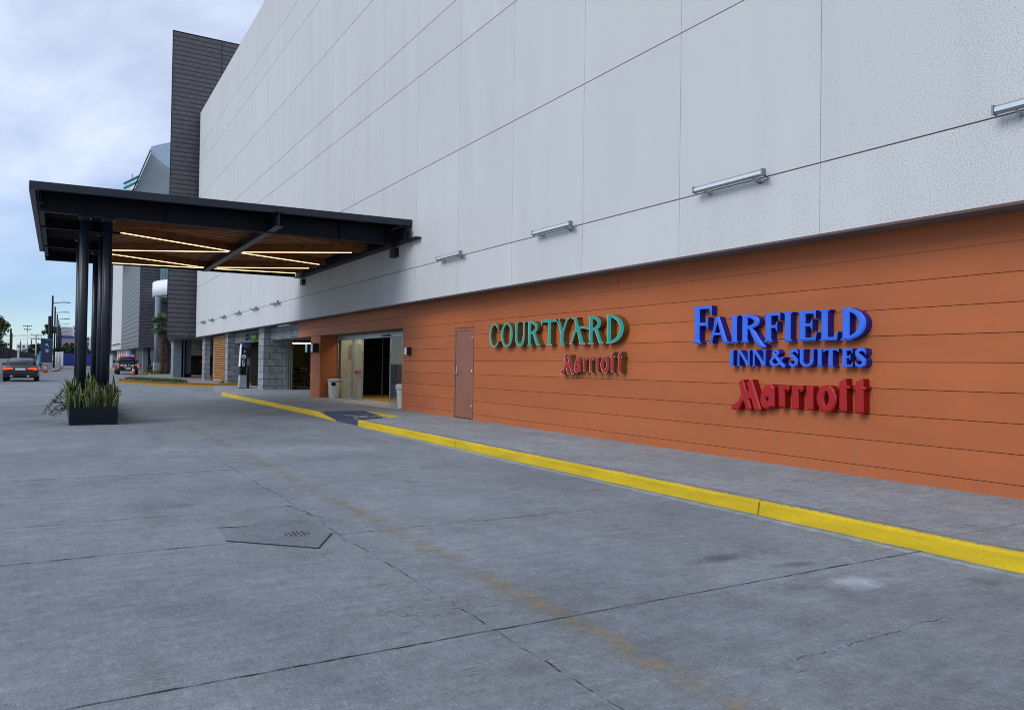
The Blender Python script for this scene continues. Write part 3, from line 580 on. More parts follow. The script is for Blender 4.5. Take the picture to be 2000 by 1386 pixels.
sl = MB(); sl.box(8.13, 8.2, 45.4, 49.3, .3, 2.9); part('slat_backing', sl, M['black'], B)
sl = MB()
for k in range(25): sl.box(8.055, 8.125, 45.5, 49.25, .33+k*.103, .33+k*.103+.045)
part('slat_screen', sl, M['wood'], B)
# wheeled-in tube lamp in the store room
t = thing('ceiling_lamp', (9.6, 24.5, 2.6), 'lit panel lamp on the lobby ceiling behind the glass doors', 'lamp')
q = MB(); q.box(9.0, 9.5, 21.2, 26.9, 2.585, 2.605); part('diffuser', q, mat('warm_ceiling_diffuser', (.9, .85, .7), .5, emit=(1, .9, .7), es=6), t)
q = MB(); q.box(8.95, 9.55, 21.15, 26.95, 2.595, 2.61); part('frame', q, M['galv'], t)
t = thing('tube_lamp', (10.85, 40, 2.41), 'lit fluorescent tube glowing under the store room ceiling above the bicycle', 'lamp')
q = MB(); q.tube([(10.4, 40, 2.40), (11.35, 40, 2.41)], .035, 10); part('tube', q, M['tube'], t)
q = MB(); q.box(10.35, 11.4, 39.95, 40.05, 2.45, 2.55); part('fitting', q, M['white'], t)

# ------------------------------------------------------------------ wall floodlights
def floodlight(y, label):
    t = thing('floodlight', (WX, y, 3.815), label, 'wall light', 'linear floodlights along the white wall')
    X = 7.40
    q = MB(); q.rbox(-.150, -.095, -.59, .59, -.040, .040, .010); q.box(-.166, -.090, -.610, -.59, -.045, .045); q.box(-.166, -.090, .59, .610, -.045, .045); part('housing', q, mat('grey_lamp_housing', (.26, .29, .32), .45, metal=.3), t, world=False)
    q = MB(); q.rbox(-.163, -.151, -.586, .586, -.024, .020, .004); part('lens', q, M['lens'], t, world=False)
    for s in (-.42, .42):
        q = MB(); q.tube([(-.12, s, -.03), (-.07, s, -.07), (0, s, -.06)], .016, 8); q.lathe((-.01, s, -.06), [(.03, -.02), (.03, .02)], 10); part('bracket', q, M['galv'], t, world=False)
    q = MB(); q.tube([(-.13, -.62, -.03), (-.10, -.66, -.09), (-.04, -.5, -.10), (.0, -.42, -.09)], .006, 6); part('cable', q, M['black'], t, world=False)
    return t
F0 = floodlight(7.23, 'grey linear floodlight above the blue lettered sign')
fl_lab = [(3.35, 'floodlight at the right edge of the photo, cut off by it'), (11.62, 'grey linear floodlight above the green lettered sign'), (15.88, 'grey linear floodlight above the brown door'),
 (32.4, 'nearest small floodlight beyond the canopy, above the stone header'), (36.4, 'second floodlight beyond the canopy, above the near stone pillar'), (40.2, 'third floodlight beyond the canopy, above the green leaf sign'),
 (44.15, 'fourth floodlight beyond the canopy, above the middle stone pillar'), (47.9, 'fifth floodlight beyond the canopy, above the wooden slat screen'), (51.0, 'last floodlight on the white wall, beside its far corner'), (19.9, 'floodlight tucked under the front edge of the dark canopy'), (28.3, 'floodlight hidden behind the canopy on the white wall')]
for y, l in fl_lab:
    if y in (19.9, 28.3): continue
    dup(F0, (WX, y*.982, 3.815), label=l)
# small boxes on the wall under the canopy
sb = MB(); sb.rbox(WX-.13, WX, 18.86, 19.2, 4.18, 4.42, .01); solo('wall_speaker', sb, M['black'], (WX, 19, 4.2), 'brown black box on the white wall under the near canopy corner', 'speaker')
sb = MB(); sb.rbox(WX-.13, WX, 27.7, 28.0, 4.2, 4.4, .01); solo('wall_speaker', sb, M['black'], (WX, 27.9, 4.2), 'small black box on the white wall under the far canopy corner', 'speaker')
# sconces
def sconce(y, z, s, label):
    t = thing('wall_sconce', (DX, y, z), label, 'wall light', 'black box sconces on the orange wall')
    q = MB(); q.rbox(-.21*s, 0, -.13*s, .13*s, -.17*s, .17*s, .006); part('body', q, M['black'], t, world=False)
    q = MB(); q.box(-.225*s, -.211*s, -.11*s, .11*s, -.15*s, .15*s); part('diffuser', q, M['lens'], t, world=False)
sconce(27.62, 1.92, 1, 'black box sconce on the orange column, nearer the entrance'); sconce(28.32, 1.92, 1, 'black box sconce on the orange column, nearer the bicycle'); sconce(19.08, 1.72, .62, 'small black sconce on the orange wall right of the entrance')

# ------------------------------------------------------------------ lettering
def sd_poly(X, Y, pts):
    d = np.full(X.shape, 1e9); ins = np.zeros(X.shape, bool); n = len(pts)
    for i in range(n):
        (x0, y0), (x1, y1) = pts[i], pts[(i+1) % n]; ex, ey = x1-x0, y1-y0; L = ex*ex+ey*ey+1e-12
        tt = np.clip(((X-x0)*ex+(Y-y0)*ey)/L, 0, 1); d = np.minimum(d, np.hypot(X-x0-tt*ex, Y-y0-tt*ey))
        if y0 != y1: ins ^= ((y0 > Y) != (y1 > Y)) & (X < ex*(Y-y0)/(y1-y0)+x0)
    return np.where(ins, -d, d)
def sd_line(X, Y, pts):
    d = np.full(X.shape, 1e9)
    for (x0, y0, r0_), (x1, y1, r1) in zip(pts, pts[1:]):
        ex, ey = x1-x0, y1-y0; L = ex*ex+ey*ey+1e-12; tt = np.clip(((X-x0)*ex+(Y-y0)*ey)/L, 0, 1)
        d = np.minimum(d, np.hypot(X-x0-tt*ex, Y-y0-tt*ey)-(r0_+(r1-r0_)*tt))
    return d
def contours(F, xs, ys, lev):
    F = F-lev; F = np.where(F == 0, 1e-9, F); seg = {}; H, W = F.shape
    def ip(i0, j0, i1, j1):
        a, b = F[i0, j0], F[i1, j1]; t_ = a/(a-b); return (xs[j0]+(xs[j1]-xs[j0])*t_, ys[i0]+(ys[i1]-ys[i0])*t_)
    sgn = F < 0; nxt = {}; pos = {}
    act = np.argwhere(~((sgn[:-1, :-1] == sgn[1:, :-1]) & (sgn[:-1, :-1] == sgn[:-1, 1:]) & (sgn[:-1, :-1] == sgn[1:, 1:])))
    for i, j in act:
        c = [(i, j), (i, j+1), (i+1, j+1), (i+1, j)]; cr_ = []
        for k in range(4):
            a, b = c[k], c[(k+1) % 4]
            if sgn[a] != sgn[b]:
                key = (min(a, b), max(a, b)); pos.setdefault(key, ip(*a, *b)); cr_.append((key, sgn[a]))
        ins_ = [k for k, s_ in cr_ if s_]; outs = [k for k, s_ in cr_ if not s_]   # leaving / entering the inside
        if len(cr_) == 2: nxt[ins_[0]] = outs[0]
        else:
            for k in range(4):
                if cr_[k][1]: nxt[cr_[k][0]] = cr_[(k+1) % 4][0] if not cr_[(k+1) % 4][1] else cr_[k-1][0]
    loops = []; seen = set()
    for s in list(nxt):
        if s in seen: continue
        lp = []; k = s
        while k in nxt and k not in seen: seen.add(k); lp.append(pos[k]); k = nxt[k]
        if len(lp) > 5: loops.append(lp)
    return loops
def rdp(p, eps):
    p = np.array(p)
    def rec(a, b):
        if b <= a+1: return []
        d = p[b]-p[a]; L = np.hypot(*d)+1e-12; q = p[a+1:b]-p[a]; ds = np.abs(q[:, 0]*d[1]-q[:, 1]*d[0])/L; i = int(ds.argmax())
        return rec(a, a+1+i)+[a+1+i]+rec(a+1+i, b) if ds[i] > eps else []
    n_ = len(p); mid = int(np.hypot(*(p-p[0]).T).argmax())
    idx = [0]+rec(0, mid)+[mid]+rec(mid, n_-1)
    return [tuple(p[i]) for i in idx]
def glyph_loops(shapes, res=84, rim=0.0, grow=0.0):
    pts = [q for s in shapes for q in s[1]]; x0 = min(p[0] for p in pts)-.25; x1 = max(p[0] for p in pts)+.25; y0 = min(p[1] for p in pts)-.25; y1 = max(p[1] for p in pts)+.25
    xs = np.arange(x0, x1, 1/res)+.00037; ys = np.arange(y0, y1, 1/res)+.00041; X, Y = np.meshgrid(xs, ys); F = np.full(X.shape, 1e9)
    for kind, q in shapes: F = np.minimum(F, sd_poly(X, Y, q) if kind == 'p' else sd_line(X, Y, q))
    F = F-grow
    L0 = [q for q in (rdp(l, .0028) for l in contours(F, xs, ys, 0)) if len(q) > 3]
    L1 = []
    if rim:
        D = np.full(X.shape, 1e9)
        for l in L0:
            for (a, b), (c, d) in zip(l, l[1:]+l[:1]):
                ex, ey = c-a, d-b; tt = np.clip(((X-a)*ex+(Y-b)*ey)/(ex*ex+ey*ey+1e-12), 0, 1); D = np.minimum(D, np.hypot(X-a-tt*ex, Y-b-tt*ey))
        L1 = [q for q in (rdp(l, .0028) for l in contours(np.where(F < 0, -D, D), xs, ys, -rim)) if len(q) > 3]
    return L0, L1
def letter(parent, shapes, u0, v0, h, mats, depth=.124, rim=.007, style='rim', X0=7.975, grow=0.0):
    """shapes in units of h; local x runs to the viewer's right (-Y), mats = [face, side, rim]"""
    L0, L1 = glyph_loops(shapes, rim=rim/h, grow=grow/h)
    mb = MB(); zb = 8.099-X0; pl = Vector(top(parent).location)
    def W(p, dx_): return (X0+dx_, -(u0+p[0]*h), v0+p[1]*h)
    fr_, fi = (0.0, .004) if style == 'rim' else (.014, 0.0)
    rings = [[mb.bm.verts.new(W(p, fr_)) for p in l] for l in L0]; back = [[mb.bm.verts.new(W(p, depth)) for p in l] for l in L0]
    for a, b in zip(rings, back):
        for i in range(len(a)): mb.bm.faces.new((a[i], a[(i+1) % len(a)], b[(i+1) % len(a)], b[i])).material_index = 1
    inner = [[mb.bm.verts.new(W(p, fi)) for p in l] for l in L1]
    def tess(loops2d, vs, mi):
        flat = [v for l in vs for v in l]
        for t3 in tessellate_polygon([[Vector((p[0], p[1], 0)) for p in l] for l in loops2d]):
            try: mb.bm.faces.new([flat[i] for i in t3]).material_index = mi
            except ValueError: pass
    tess(L0+L1, rings+inner, 2)
    if style == 'rim':
        ov = [[mb.bm.verts.new(W(p, 0)) for p in l] for l in L1]
        for a, b in zip(ov, inner):
            pass
    tess(L1, inner, 0)
    tess(L0, back, 1)
    return part('letter', mb, mats, parent)
# roman capitals, unit cap height. stems etc are polygons, bowls are variable-width strokes
def stem(x, w_, y0=0, y1=1, s=.07, h=.10, bot=True, top_=True):
    q = [(x-w_/2, y0), (x+w_/2, y0), (x+w_/2, y1), (x-w_/2, y1)]; o = [('p', q)]
    for yy, d, on in ((y0, 1, bot), (y1, -1, top_)):
        if on: o.append(('p', [(x-w_/2-s, yy), (x+w_/2+s, yy), (x+w_/2+s, yy+d*.028), (x+w_/2+s*.35, yy+d*h*.45), (x+w_/2, yy+d*h), (x-w_/2, yy+d*h), (x-w_/2-s*.35, yy+d*h*.45), (x-w_/2-s, yy+d*.028)]))
    return o
def arc(cx, cy, rx, ry, a0, a1, thick, thin, n=26, ph=0):
    o = []
    for i in range(n+1):
        a = R(a0+(a1-a0)*i/n); k = abs(math.cos(a-ph)); hw = thin/2+(thick-thin)/2*k**1.6; o.append((cx+(rx-hw)*math.cos(a), cy+(ry-hw)*math.sin(a), hw))
    return ('l', o)
def diag(x0, y0, x1, y1, w_): return ('p', [(x0-w_/2, y0), (x0+w_/2, y0), (x1+w_/2, y1), (x1-w_/2, y1)])
def foot(x, w_, y=0, d=1, s=.07): return ('p', [(x-w_/2-s, y), (x+w_/2+s, y), (x+w_/2+s, y+d*.03), (x+w_/2, y+d*.07), (x-w_/2, y+d*.07), (x-w_/2-s, y+d*.03)])
def gC(W, k, t): return [arc(W*.56, .5, W*.56, .52, 50, 305, k, t), ('p', [(W*.86, .94), (W*.98, .98), (W*.97, .72), (W*.93, .72)]), ('l', [(W*.84, .10, t/2), (W*.97, .22, t*.35)])]
def gO(W, k, t): return [arc(W/2, .5, W/2, .52, 0, 360, k, t, 44)]
def gU(W, k, t): return stem(k/2+.07, k, .3, 1, bot=False) + stem(W-t/2-.07, t, .3, 1, bot=False) + [arc(W/2, .34, W/2-.07, .36, 180, 360, k*.95, t)] 
def gR(W, k, t, tail=0):
    o = stem(k/2+.07, k) + [arc(k+.02, .735, W*.80-k, .265, -90, 90, k*.92, t), ('p', [(k*.6, .93), (k+.05, .93), (k+.05, 1), (k*.6, 1)]), ('p', [(k*.6, .47), (k+.05, .47), (k+.05, .54), (k*.6, .54)])]
    if tail: o += [('l', [(W*.42, .50, t*.5), (W*.56, .32, k*.45), (W*.72, .08, k*.48), (W*.90, -.10, k*.40), (W*1.06, -.16, t*.3)])]
    else: o += [('p', [(W*.40, .52), (W*.62, .52), (W*.86, .14), (W*.97, 0), (W*.74, 0), (W*.66, .10)]), foot(W*.86, k*.7, s=.05)]
    return o
def gT(W, k, t): return stem(W/2, k, top_=False) + [('p', [(0, 1), (W, 1), (W, .80), (W-.04, .80), (W-.09, .90), (.09, .90), (.04, .80), (0, .80)])]
def gY(W, k, t): return [diag(.15, 1, W*.5, .44, k), diag(W-.12, 1, W*.5+t*.3, .44, t), foot(.15, k, 1, -1), foot(W-.12, t, 1, -1)] + stem(W*.5, k, 0, .5, top_=False)
def gA(W, k, t, bar=.30): return [('p', [(.10, 0), (.10+t, 0), (W*.52, .92), (W*.44, 1), (W*.40, 1)]), ('p', [(W*.40, 1), (W*.55, 1), (W-.06, 0), (W-.06-k, 0)]), ('p', [(W*.2, bar), (W*.75, bar), (W*.72, bar+t*.8), (W*.24, bar+t*.8)]), foot(.10+t/2, t), foot(W-.06-k/2, k)]
def gD(W, k, t): return stem(k/2+.07, k) + [arc(k*.8, .5, W-k*.8, .5, -90, 90, k*1.02, t, 34), ('p', [(k*.5, 0), (k+.1, 0), (k+.1, t), (k*.5, t)]), ('p', [(k*.5, 1-t), (k+.1, 1-t), (k+.1, 1), (k*.5, 1)])]
def gF(W, k, t, e=False):
    x = k/2+.07; o = stem(x, k) + [('p', [(x, 1), (W, 1), (W, .74), (W-.05, .74), (W-.10, 1-t), (x, 1-t)]), ('p', [(x, .47), (W*.70, .47), (W*.78, .36), (W*.82, .36), (W*.82, .70), (W*.78, .70), (W*.70, .47+t), (x, .47+t)])]
    if e: o += [('p', [(x, 0), (W, 0), (W*1.06, .28), (W*1.0, .28), (W-.12, t), (x, t)])]
    return o
def gL(W, k, t): x = k/2+.07; return stem(x, k) + [('p', [(x, 0), (W, 0), (W*1.04, .28), (W*.98, .28), (W-.14, t), (x, t)])]
def gI(k): return stem(k/2+.07, k)
def gN(W, k, t): return [diag(.20, 1, W-.16, 0, k)] + stem(.17, t, top_=False) + stem(W-.16, t, bot=False) + [foot(.12, t*.6, 1, -1, .06), ('p', [(.03, 1), (.28, 1), (.2, .88)])]
def gS(W, k, t): return [('l', [(W*.88, .80, t*.5), (W*.72, .93, t*.6), (W*.45, .94, t*.7), (W*.20, .82, k*.42), (W*.24, .64, k*.50), (W*.55, .50, k*.54), (W*.80, .34, k*.50), (W*.80, .16, k*.42), (W*.55, .055, t*.7), (W*.28, .06, t*.6), (W*.10, .20, t*.5)]), ('p', [(W*.84, .98), (W*.93, .98), (W*.93, .66), (W*.88, .66)]), ('p', [(W*.04, .02), (W*.12, .02), (W*.10, .34), (W*.05, .34)])]
def gAmp(W, k, t): return [('l', [(W*.98, .02, k*.5), (W*.78, .18, k*.5), (W*.40, .60, k*.45), (W*.27, .78, k*.42), (W*.34, .92, t*.6), (W*.50, .93, t*.6), (W*.58, .80, k*.4), (W*.50, .66, t*.6), (W*.22, .48, t*.7), (W*.08, .28, k*.46), (W*.18, .10, k*.45), (W*.42, .055, t*.7), (W*.66, .16, t*.6), (W*.86, .48, t*.5)]), ('p', [(W*.72, .50), (W*1.02, .50), (W*1.02, .55), (W*.72, .55)])]
f_ = 1.0121
def U(u): return u*f_
def V(v): return 1.35+(v-1.35)*f_
# green word
S1 = thing('letter_sign', (8.1, 12.3, V(1.75)), 'green raised serif letters with brown sides reading COURTYARD', 'sign')
h = .482*f_; k, t_ = .205, .085; cm = [M['teal'], M['olive'], M['rim']]; b0 = V(1.757)
for gl, u in ((gC(.84, .18, .07), -14.312), (gO(.99, .19, .08), -13.808), (gU(.90, .19, .12), -13.27), (gR(.98, k, t_), -12.775), (gT(1.20, k, t_), -12.275),
              (gY(.92, k, .12), -11.79), (gR(.93, k, t_), -10.775), (gD(.97, k, t_), -10.268)):
    letter(S1, gl, U(u), b0, h, cm)
# A with its long swash bar reaching the R
letter(S1, [('p', [(.12, 1), (.36, 1), (.40, .96), (.86, .05), (.90, 0), (.62, 0), (.30, .80), (.20, .95)]), ('p', [(.60, 0), (.96, 0), (.96, .03), (.86, .07), (.64, .07), (.60, .03)]), ('l', [(.40, .62, .05), (.25, .40, .055), (.12, .14, .05), (.05, .04, .045)]), ('p', [(-.06, 0), (.20, 0), (.20, .03), (-.06, .03)]), ('l', [(.40, .50, .035), (.55, .60, .04), (.80, .625, .045), (1.10, .585, .045), (1.20, .57, .05)]), ('p', [(.06, 1), (.44, 1), (.40, .95), (.10, .95)])], U(-11.31), b0, h, cm)
# red script-like word, traced outline (units: metres of the small sign, from its left end)
mx_ = lambda x, y: ((x-135)/1630*1.812, (690-y)*.00067+(x-135)/1630*.018)
def zp(*pts): return ('p', [mx_(*p) for p in pts])
def zl(*pts): return ('l', [(*mx_(x, y), r*.00080) for x, y, r in pts])
MAR = [[zp((238, 190), (297, 150), (412, 660), (400, 682), (345, 682), (283, 420)), zp((345, 205), (420, 150), (546, 662), (535, 685), (460, 685)), zp((352, 345), (420, 420), (425, 490), (372, 470)), zp((277, 395), (305, 490), (280, 560), (235, 690), (140, 690), (133, 655), (165, 600), (215, 565), (250, 500))],
       [zl((598, 300, 26), (628, 262, 26), (672, 262, 30)), zp((640, 243), (690, 243), (716, 280), (722, 600), (690, 612), (655, 602)), ('l', [(*mx_(612+52*math.cos(R(a))*.8, 480+125*math.sin(R(a))), .0265+.012*abs(math.cos(R(a)))) for a in range(40, 330, 14)]), zl((650, 380, 22), (620, 372, 20))],
       [zp((772, 245), (830, 238), (847, 255), (852, 606), (800, 615), (782, 590)), zp((825, 245), (905, 235), (908, 300), (880, 330), (866, 290), (840, 296))],
       [zp((942, 245), (1000, 238), (1018, 255), (1024, 616), (970, 628), (950, 600)), zp((998, 245), (1078, 235), (1080, 300), (1052, 332), (1038, 290), (1010, 296))],
       [zp((1118, 245), (1180, 238), (1195, 255), (1197, 620), (1150, 632), (1125, 600))],
       [('l', [(*mx_(1350+72*math.sin(R(a))*(1-.12*abs(math.cos(R(a)))), 434-176*math.cos(R(a))), .022+.022*abs(math.sin(R(a)))) for a in range(0, 361, 10)])],
       [zp((1497, 160), (1562, 112), (1574, 610), (1555, 628), (1515, 625), (1495, 590)), zp((1475, 235), (1605, 225), (1605, 252), (1475, 262))],
       [zp((1672, 160), (1742, 112), (1748, 620), (1730, 640), (1685, 638), (1660, 600)), zp((1642, 240), (1768, 238), (1768, 264), (1642, 266))]]
def shift(sh): # move each letter to its own origin to keep its grid small
    x0 = min(p[0] for s in sh for p in s[1]); return [(kk, [(p[0]-x0, *p[1:]) for p in q]) for kk, q in sh], x0
S2 = thing('letter_sign', (8.1, 10.9, V(1.4)), 'small red letters with pale edges and brown sides reading Marriott', 'sign')
S3 = thing('letter_sign', (8.1, 6.5, V(1.0)), 'large all red letters reading Marriott, lowest on the orange wall', 'sign')
for sh in MAR:
    s_, x0 = shift(sh)
    letter(S2, s_, U(-11.62)+x0, V(1.222), 1.0, [M['redface'], M['olive'], M['rim']], rim=.0055)
    letter(S3, s_, U(-7.475)+x0*1.118, V(.818), 1.118, [M['redface'], M['redside'], M['redface']], rim=.018, style='bevel', grow=.006)
# blue words
S4 = thing('letter_sign', (8.1, 7, V(1.72)), 'large blue raised serif letters reading FAIRFIELD', 'sign')
bm_ = [M['blueface'], M['blueside'], M['blueface']]; hs = .372*f_; b1 = V(1.716)
letter(S4, gF(.70, .19, .09), U(-8.24), b1, .535*f_, bm_, style='bevel', rim=.02)
for gl, u in ((gA(1.10, .25, .12), -7.945), (gI(.25), -7.515), (gR(1.06, .25, .11, tail=1), -7.33), (gF(.70, .25, .11), -6.935), (gI(.25), -6.63), (gF(.72, .25, .11, True), -6.41), (gL(.66, .25, .11), -6.09), (gD(.90, .26, .11), -5.80)):
    letter(S4, gl, U(u), b1, hs, bm_, style='bevel', rim=.018)
S5 = thing('letter_sign', (8.1, 6.5, V(1.4)), 'smaller blue serif letters reading INN & SUITES', 'sign')
hs = .216*f_; b1 = V(1.402)
for gl, u in ((gI(.28), -7.53), (gN(1.16, .26, .15), -7.40), (gN(1.16, .26, .15), -7.135), (gAmp(1.05, .24, .13), -6.835), (gS(.64, .26, .14), -6.53), (gU(1.08, .26, .15), -6.385), (gI(.28), -6.125), (gT(.96, .27, .13), -6.03), (gF(.68, .27, .13, True), -5.785), (gS(.68, .27, .14), -5.608)):
    letter(S5, gl, U(u), b1, hs, bm_, style='bevel', rim=.011)

# ------------------------------------------------------------------ canopy
C = thing('canopy', (0, 18, 0), 'dark steel entrance canopy on round columns with warm light strips beneath', 'canopy')
def ztop(x): return 4.90+(x+.55)/8.2*.115
q = MB()
rs = [(-.55, 18.02), (7.63, 18.02), (7.63, 28.35), (-.55, 28.35)]
v = [q.bm.verts.new((x, y, ztop(x)-d)) for d in (.03, 0) for x, y in rs]
for f4 in ((3, 2, 1, 0), (4, 5, 6, 7), (0, 1, 5, 4), (1, 2, 6, 5), (2, 3, 7, 6), (3, 0, 4, 7)): q.bm.faces.new([v[i] for i in f4])
for k in range(40): y = 18.2+k*.26; q.beam((-.5, y, ztop(-.5)+.012), (7.6, y, ztop(7.6)+.012), .05, .024)
part('roof', q, M['dark'], C)
q = MB()
q.beam((-.56, 18.0, ztop(-.55)-.07), (7.632, 18.0, ztop(7.63)-.07), .03, .15); q.beam((-.56, 18.04, ztop(-.55)-.15), (7.632, 18.04, ztop(7.63)-.15), .11, .014)
q.beam((-.56, 18.02, ztop(-.5)-.07), (-.56, 28.36, ztop(-.5)-.07), .03, .15); q.beam((-.53, 18.1, ztop(-.5)-.15), (-.53, 28.3, ztop(-.5)-.15), .10, .014); q.beam((-.56, 28.37, ztop(-.5)-.07), (7.6, 28.37, ztop(7.6)-.07), .03, .15)
part('fascia', q, M['darkcol'], C)
def ibeam(mb, a, b, h, w_=.16, tf=.014):
    a, b = Vector(a), Vector(b); z = Vector((0, 0, 1)); mb.beam(a, b, w_, tf); mb.beam(a+z*h, b+z*h, w_, tf); mb.beam(a+z*h/2, b+z*h/2, .012, h-tf-.001)
for y, x0, x1, z in ((18.75, -.42, 7.35, 4.44), (28.05, -.42, 7.35, 4.46)):
    q = MB(); ibeam(q, (x0, y, z), (x1, y, z+.03), .40, .15)
    for x in (.43, 2.0, 4.25, 6.0, 7.2): q.box(x-.006, x+.006, y-.07, y+.07, z+.02, z+.38)
    part('girder', q, M['dark'], C)
for y in (21.6, 25.2): q = MB(); ibeam(q, (-.42, y, 4.52), (1.3, y, 4.52), .3, .12); part('outrigger', q, M['dark'], C)
q = MB(); ibeam(q, (4.28, 17.78, 4.472), (4.28, 28.2, 4.472), .33, .18); part('middle_beam', q, M['darkcol'], C)
q = MB(); ibeam(q, (7.44, 17.9, 4.475), (7.44, 28.3, 4.475), .33, .15); q.beam((7.55, 17.4, 4.49), (7.55, 28.4, 4.49), .16, .03); part('wall_beam', q, M['dark'], C)
q = MB(); ibeam(q, (-.38, 18.3, 4.55), (-.38, 28.2, 4.55), .3, .1); part('edge_beam', q, M['dark'], C)
dl = [((4.20, 22.8), (1.0, 21.0)), ((4.20, 22.9), (1.0, 24.8)), ((4.20, 27.3), (1.0, 25.4)), ((4.20, 27.4), (1.0, 27.95)), ((4.38, 22.8), (7.3, 20.8)), ((4.38, 22.9), (7.3, 24.2)), ((4.38, 27.0), (7.3, 25.1)), ((4.38, 27.4), (7.3, 26.9)), ((4.20, 18.95), (1.0, 20.6)), ((4.38, 18.95), (7.3, 20.4))]
for a, b in dl:
    q = MB(); q.beam((*a, 4.60), (*b, 4.60), .05, .19); db = part('diagonal_beam', q, M['brownjoist'], C)
    if a[1] > 20:
        a_, b_ = Vector((*a, 4.495)), Vector((*b, 4.495)); q = MB(); q.beam(a_+(b_-a_)*.03, b_-(b_-a_)*.08, .017, .018); part('light_strip', q, M['led'], db)
for k in range(27):
    y = 18.95+k*.35
    q = MB() if k == 0 else q
    q.beam((-.36, y, 4.79), (7.34, y, 4.82), .045, .11)
part('roof_joists', q, mat('dark_joist_paint', (.03, .022, .02), .6), C)
q = MB(); y = 18.95
while y < 27.9: q.beam((1.0, y, 4.715), (7.30, y, 4.735), .085, .05); y += .27
part('ceiling_slats', q, mat('brown_timber_slat', (.42, .17, .055), .55, var=.25, vs=5, stretch=(.2, 4, 1)), C)
for x, y in ((.43, 18.9), (.874, 18.9), (.874, 21.2), (.43, 22.5), (.874, 25.0)):
    q = MB(); q.lathe((x, y, 0), [(.088, .2), (.088, 4.36)], 24); q.lathe((x, y, 0), [(.088, 4.36), (.088, 4.40)], 24); q.box(x-.13, x+.13, y-.13, y+.13, 4.40, 4.438); part('column', q, M['darkcol'], C)

# ------------------------------------------------------------------ planter and plants
PL = thing('planter', (.66, 18.28, 0), 'long black steel planter box around the canopy column feet', 'planter')
q = MB(); x0, x1, y0, y1, hh = .215, 1.105, 18.285, 27.2, .375
q.box(x0, x1, y0, y0+.02, 0, hh); q.box(x0, x1, y1-.02, y1, 0, hh); q.box(x0, x0+.02, y0+.02, y1-.02, 0, hh); q.box(x1-.02, x1, y0+.02, y1-.02, 0, hh); part('box', q, M['dark'], PL)
q = MB(); q.box(x0+.02, x1-.02, y0+.02, y1-.02, 0, .30); part('soil', q, M['soil'], PL)
def blade(mb, base, az, lean, h, wd, tw=.3):
    d = Vector((math.cos(az), math.sin(az), 0)); s = Vector((-d.y, d.x, 0)); prev = None
    for i in range(7):
        t = i/6; w_ = wd*(.62+.55*math.sin(math.pi*min(1, t*.95+.12)))*(1 if t < .75 else max(.02, (1-t)/.25)); a = tw*t
        p = Vector(base)+d*(lean*h*t*t)+Vector((0, 0, h*t)); sv = s*math.cos(a)+d*math.sin(a); c = d*(-.12*w_)
        row = [mb.bm.verts.new(p-sv*w_/2), mb.bm.verts.new(p-sv*w_*.36+c), mb.bm.verts.new(p+c*1.3), mb.bm.verts.new(p+sv*w_*.36+c), mb.bm.verts.new(p+sv*w_/2)]
        if prev:
            for k in range(4): f = mb.bm.faces.new((prev[k], prev[k+1], row[k+1], row[k])); f.material_index = 1 if k in (0, 3) else 0; f.smooth = True
        prev = row
def snake(seed, n=17, h=.56):
    random.seed(seed); q = MB()
    for _ in range(n):
        a = random.uniform(0, 6.28); r = random.uniform(.0, .17); blade(q, (r*math.cos(a), r*math.sin(a), 0), a+random.uniform(-.8, .8), random.uniform(.05, .45), h*random.uniform(.55, 1.12), random.uniform(.048, .078), random.uniform(-.9, .9))
    return q
protos = []
for s in range(4):
    o = solo('snake_plant', snake(40+s), [M['leafg'], M['leafe']], (0, 0, 0), 'green sword leaved snake plant with pale margins in the black planter', 'plant', 'snake plants in the planter', recalc=False); protos.append(o)
spots = [(.36, 18.5), (.64, 18.47), (.92, 18.5), (.30, 18.85), (.66, 18.85), (.98, 18.62), (.36, 19.3), (.70, 19.25), (.98, 19.3), (.4, 19.9), (.85, 20.0), (.62, 20.5), (.40, 21.2), (.7, 21.8), (.5, 23.2), (.8, 23.6), (.6, 24.4), (.4, 25.3), (.8, 26.1), (.5, 26.6)]
sl_ = ['snake plant clump at the near left corner of the black planter', 'snake plant clump at the middle of the planter front', 'snake plant clump at the near right corner of the black planter']
for i, (x, y) in enumerate(spots):
    random.seed(i*3+1); rz = random.uniform(0, 6.28); s_ = random.uniform(.9, 1.25)
    lab = sl_[i] if i < 3 else 'snake plant clump standing among the canopy columns behind the planter front'
    if i < 4: o = protos[i]; o.location = (x, y, .30); o.rotation_euler.z = rz; o.scale = (s_,)*3; o['label'] = lab
    else: dup(protos[i % 4], (x, y, .30), rz, lab, s_)
def trailing(seed, base, dirs, name, label):
    random.seed(seed); q = MB()
    for (dx_, dy_, ln, rise) in dirs:
        pts = []
        for i in range(9):
            t = i/8; pts.append(Vector(base)+Vector((dx_*ln*t, dy_*ln*t, rise*math.sin(t*2.2)-.28*t*t*ln/.5)))
        q.tube(pts, .006, 5, mi=1)
        for p in pts[1:]:
            for _ in range(5):
                c = p+Vector([random.uniform(-.05, .05) for _ in range(3)]); a = random.uniform(0, 6.28); e = Vector((math.cos(a), math.sin(a), random.uniform(-.5, .5)))*.045; f = Vector((-math.sin(a), math.cos(a), random.uniform(-.3, .3)))*.024
                q.face([c-e, c+f, c+e, c-f], 0)
    solo(name, q, [M['leaf'], M['bark']], base, label, 'plant', recalc=False)
trailing(3, (.26, 18.75, .36), [(-1, -.1, .42, .28), (-.9, .5, .45, .12), (-1, -.4, .34, .02), (-.6, -.8, .30, .10), (-1, .2, .5, .2)], 'trailing_shrub', 'leafy shrub trailing over the left side of the planter')
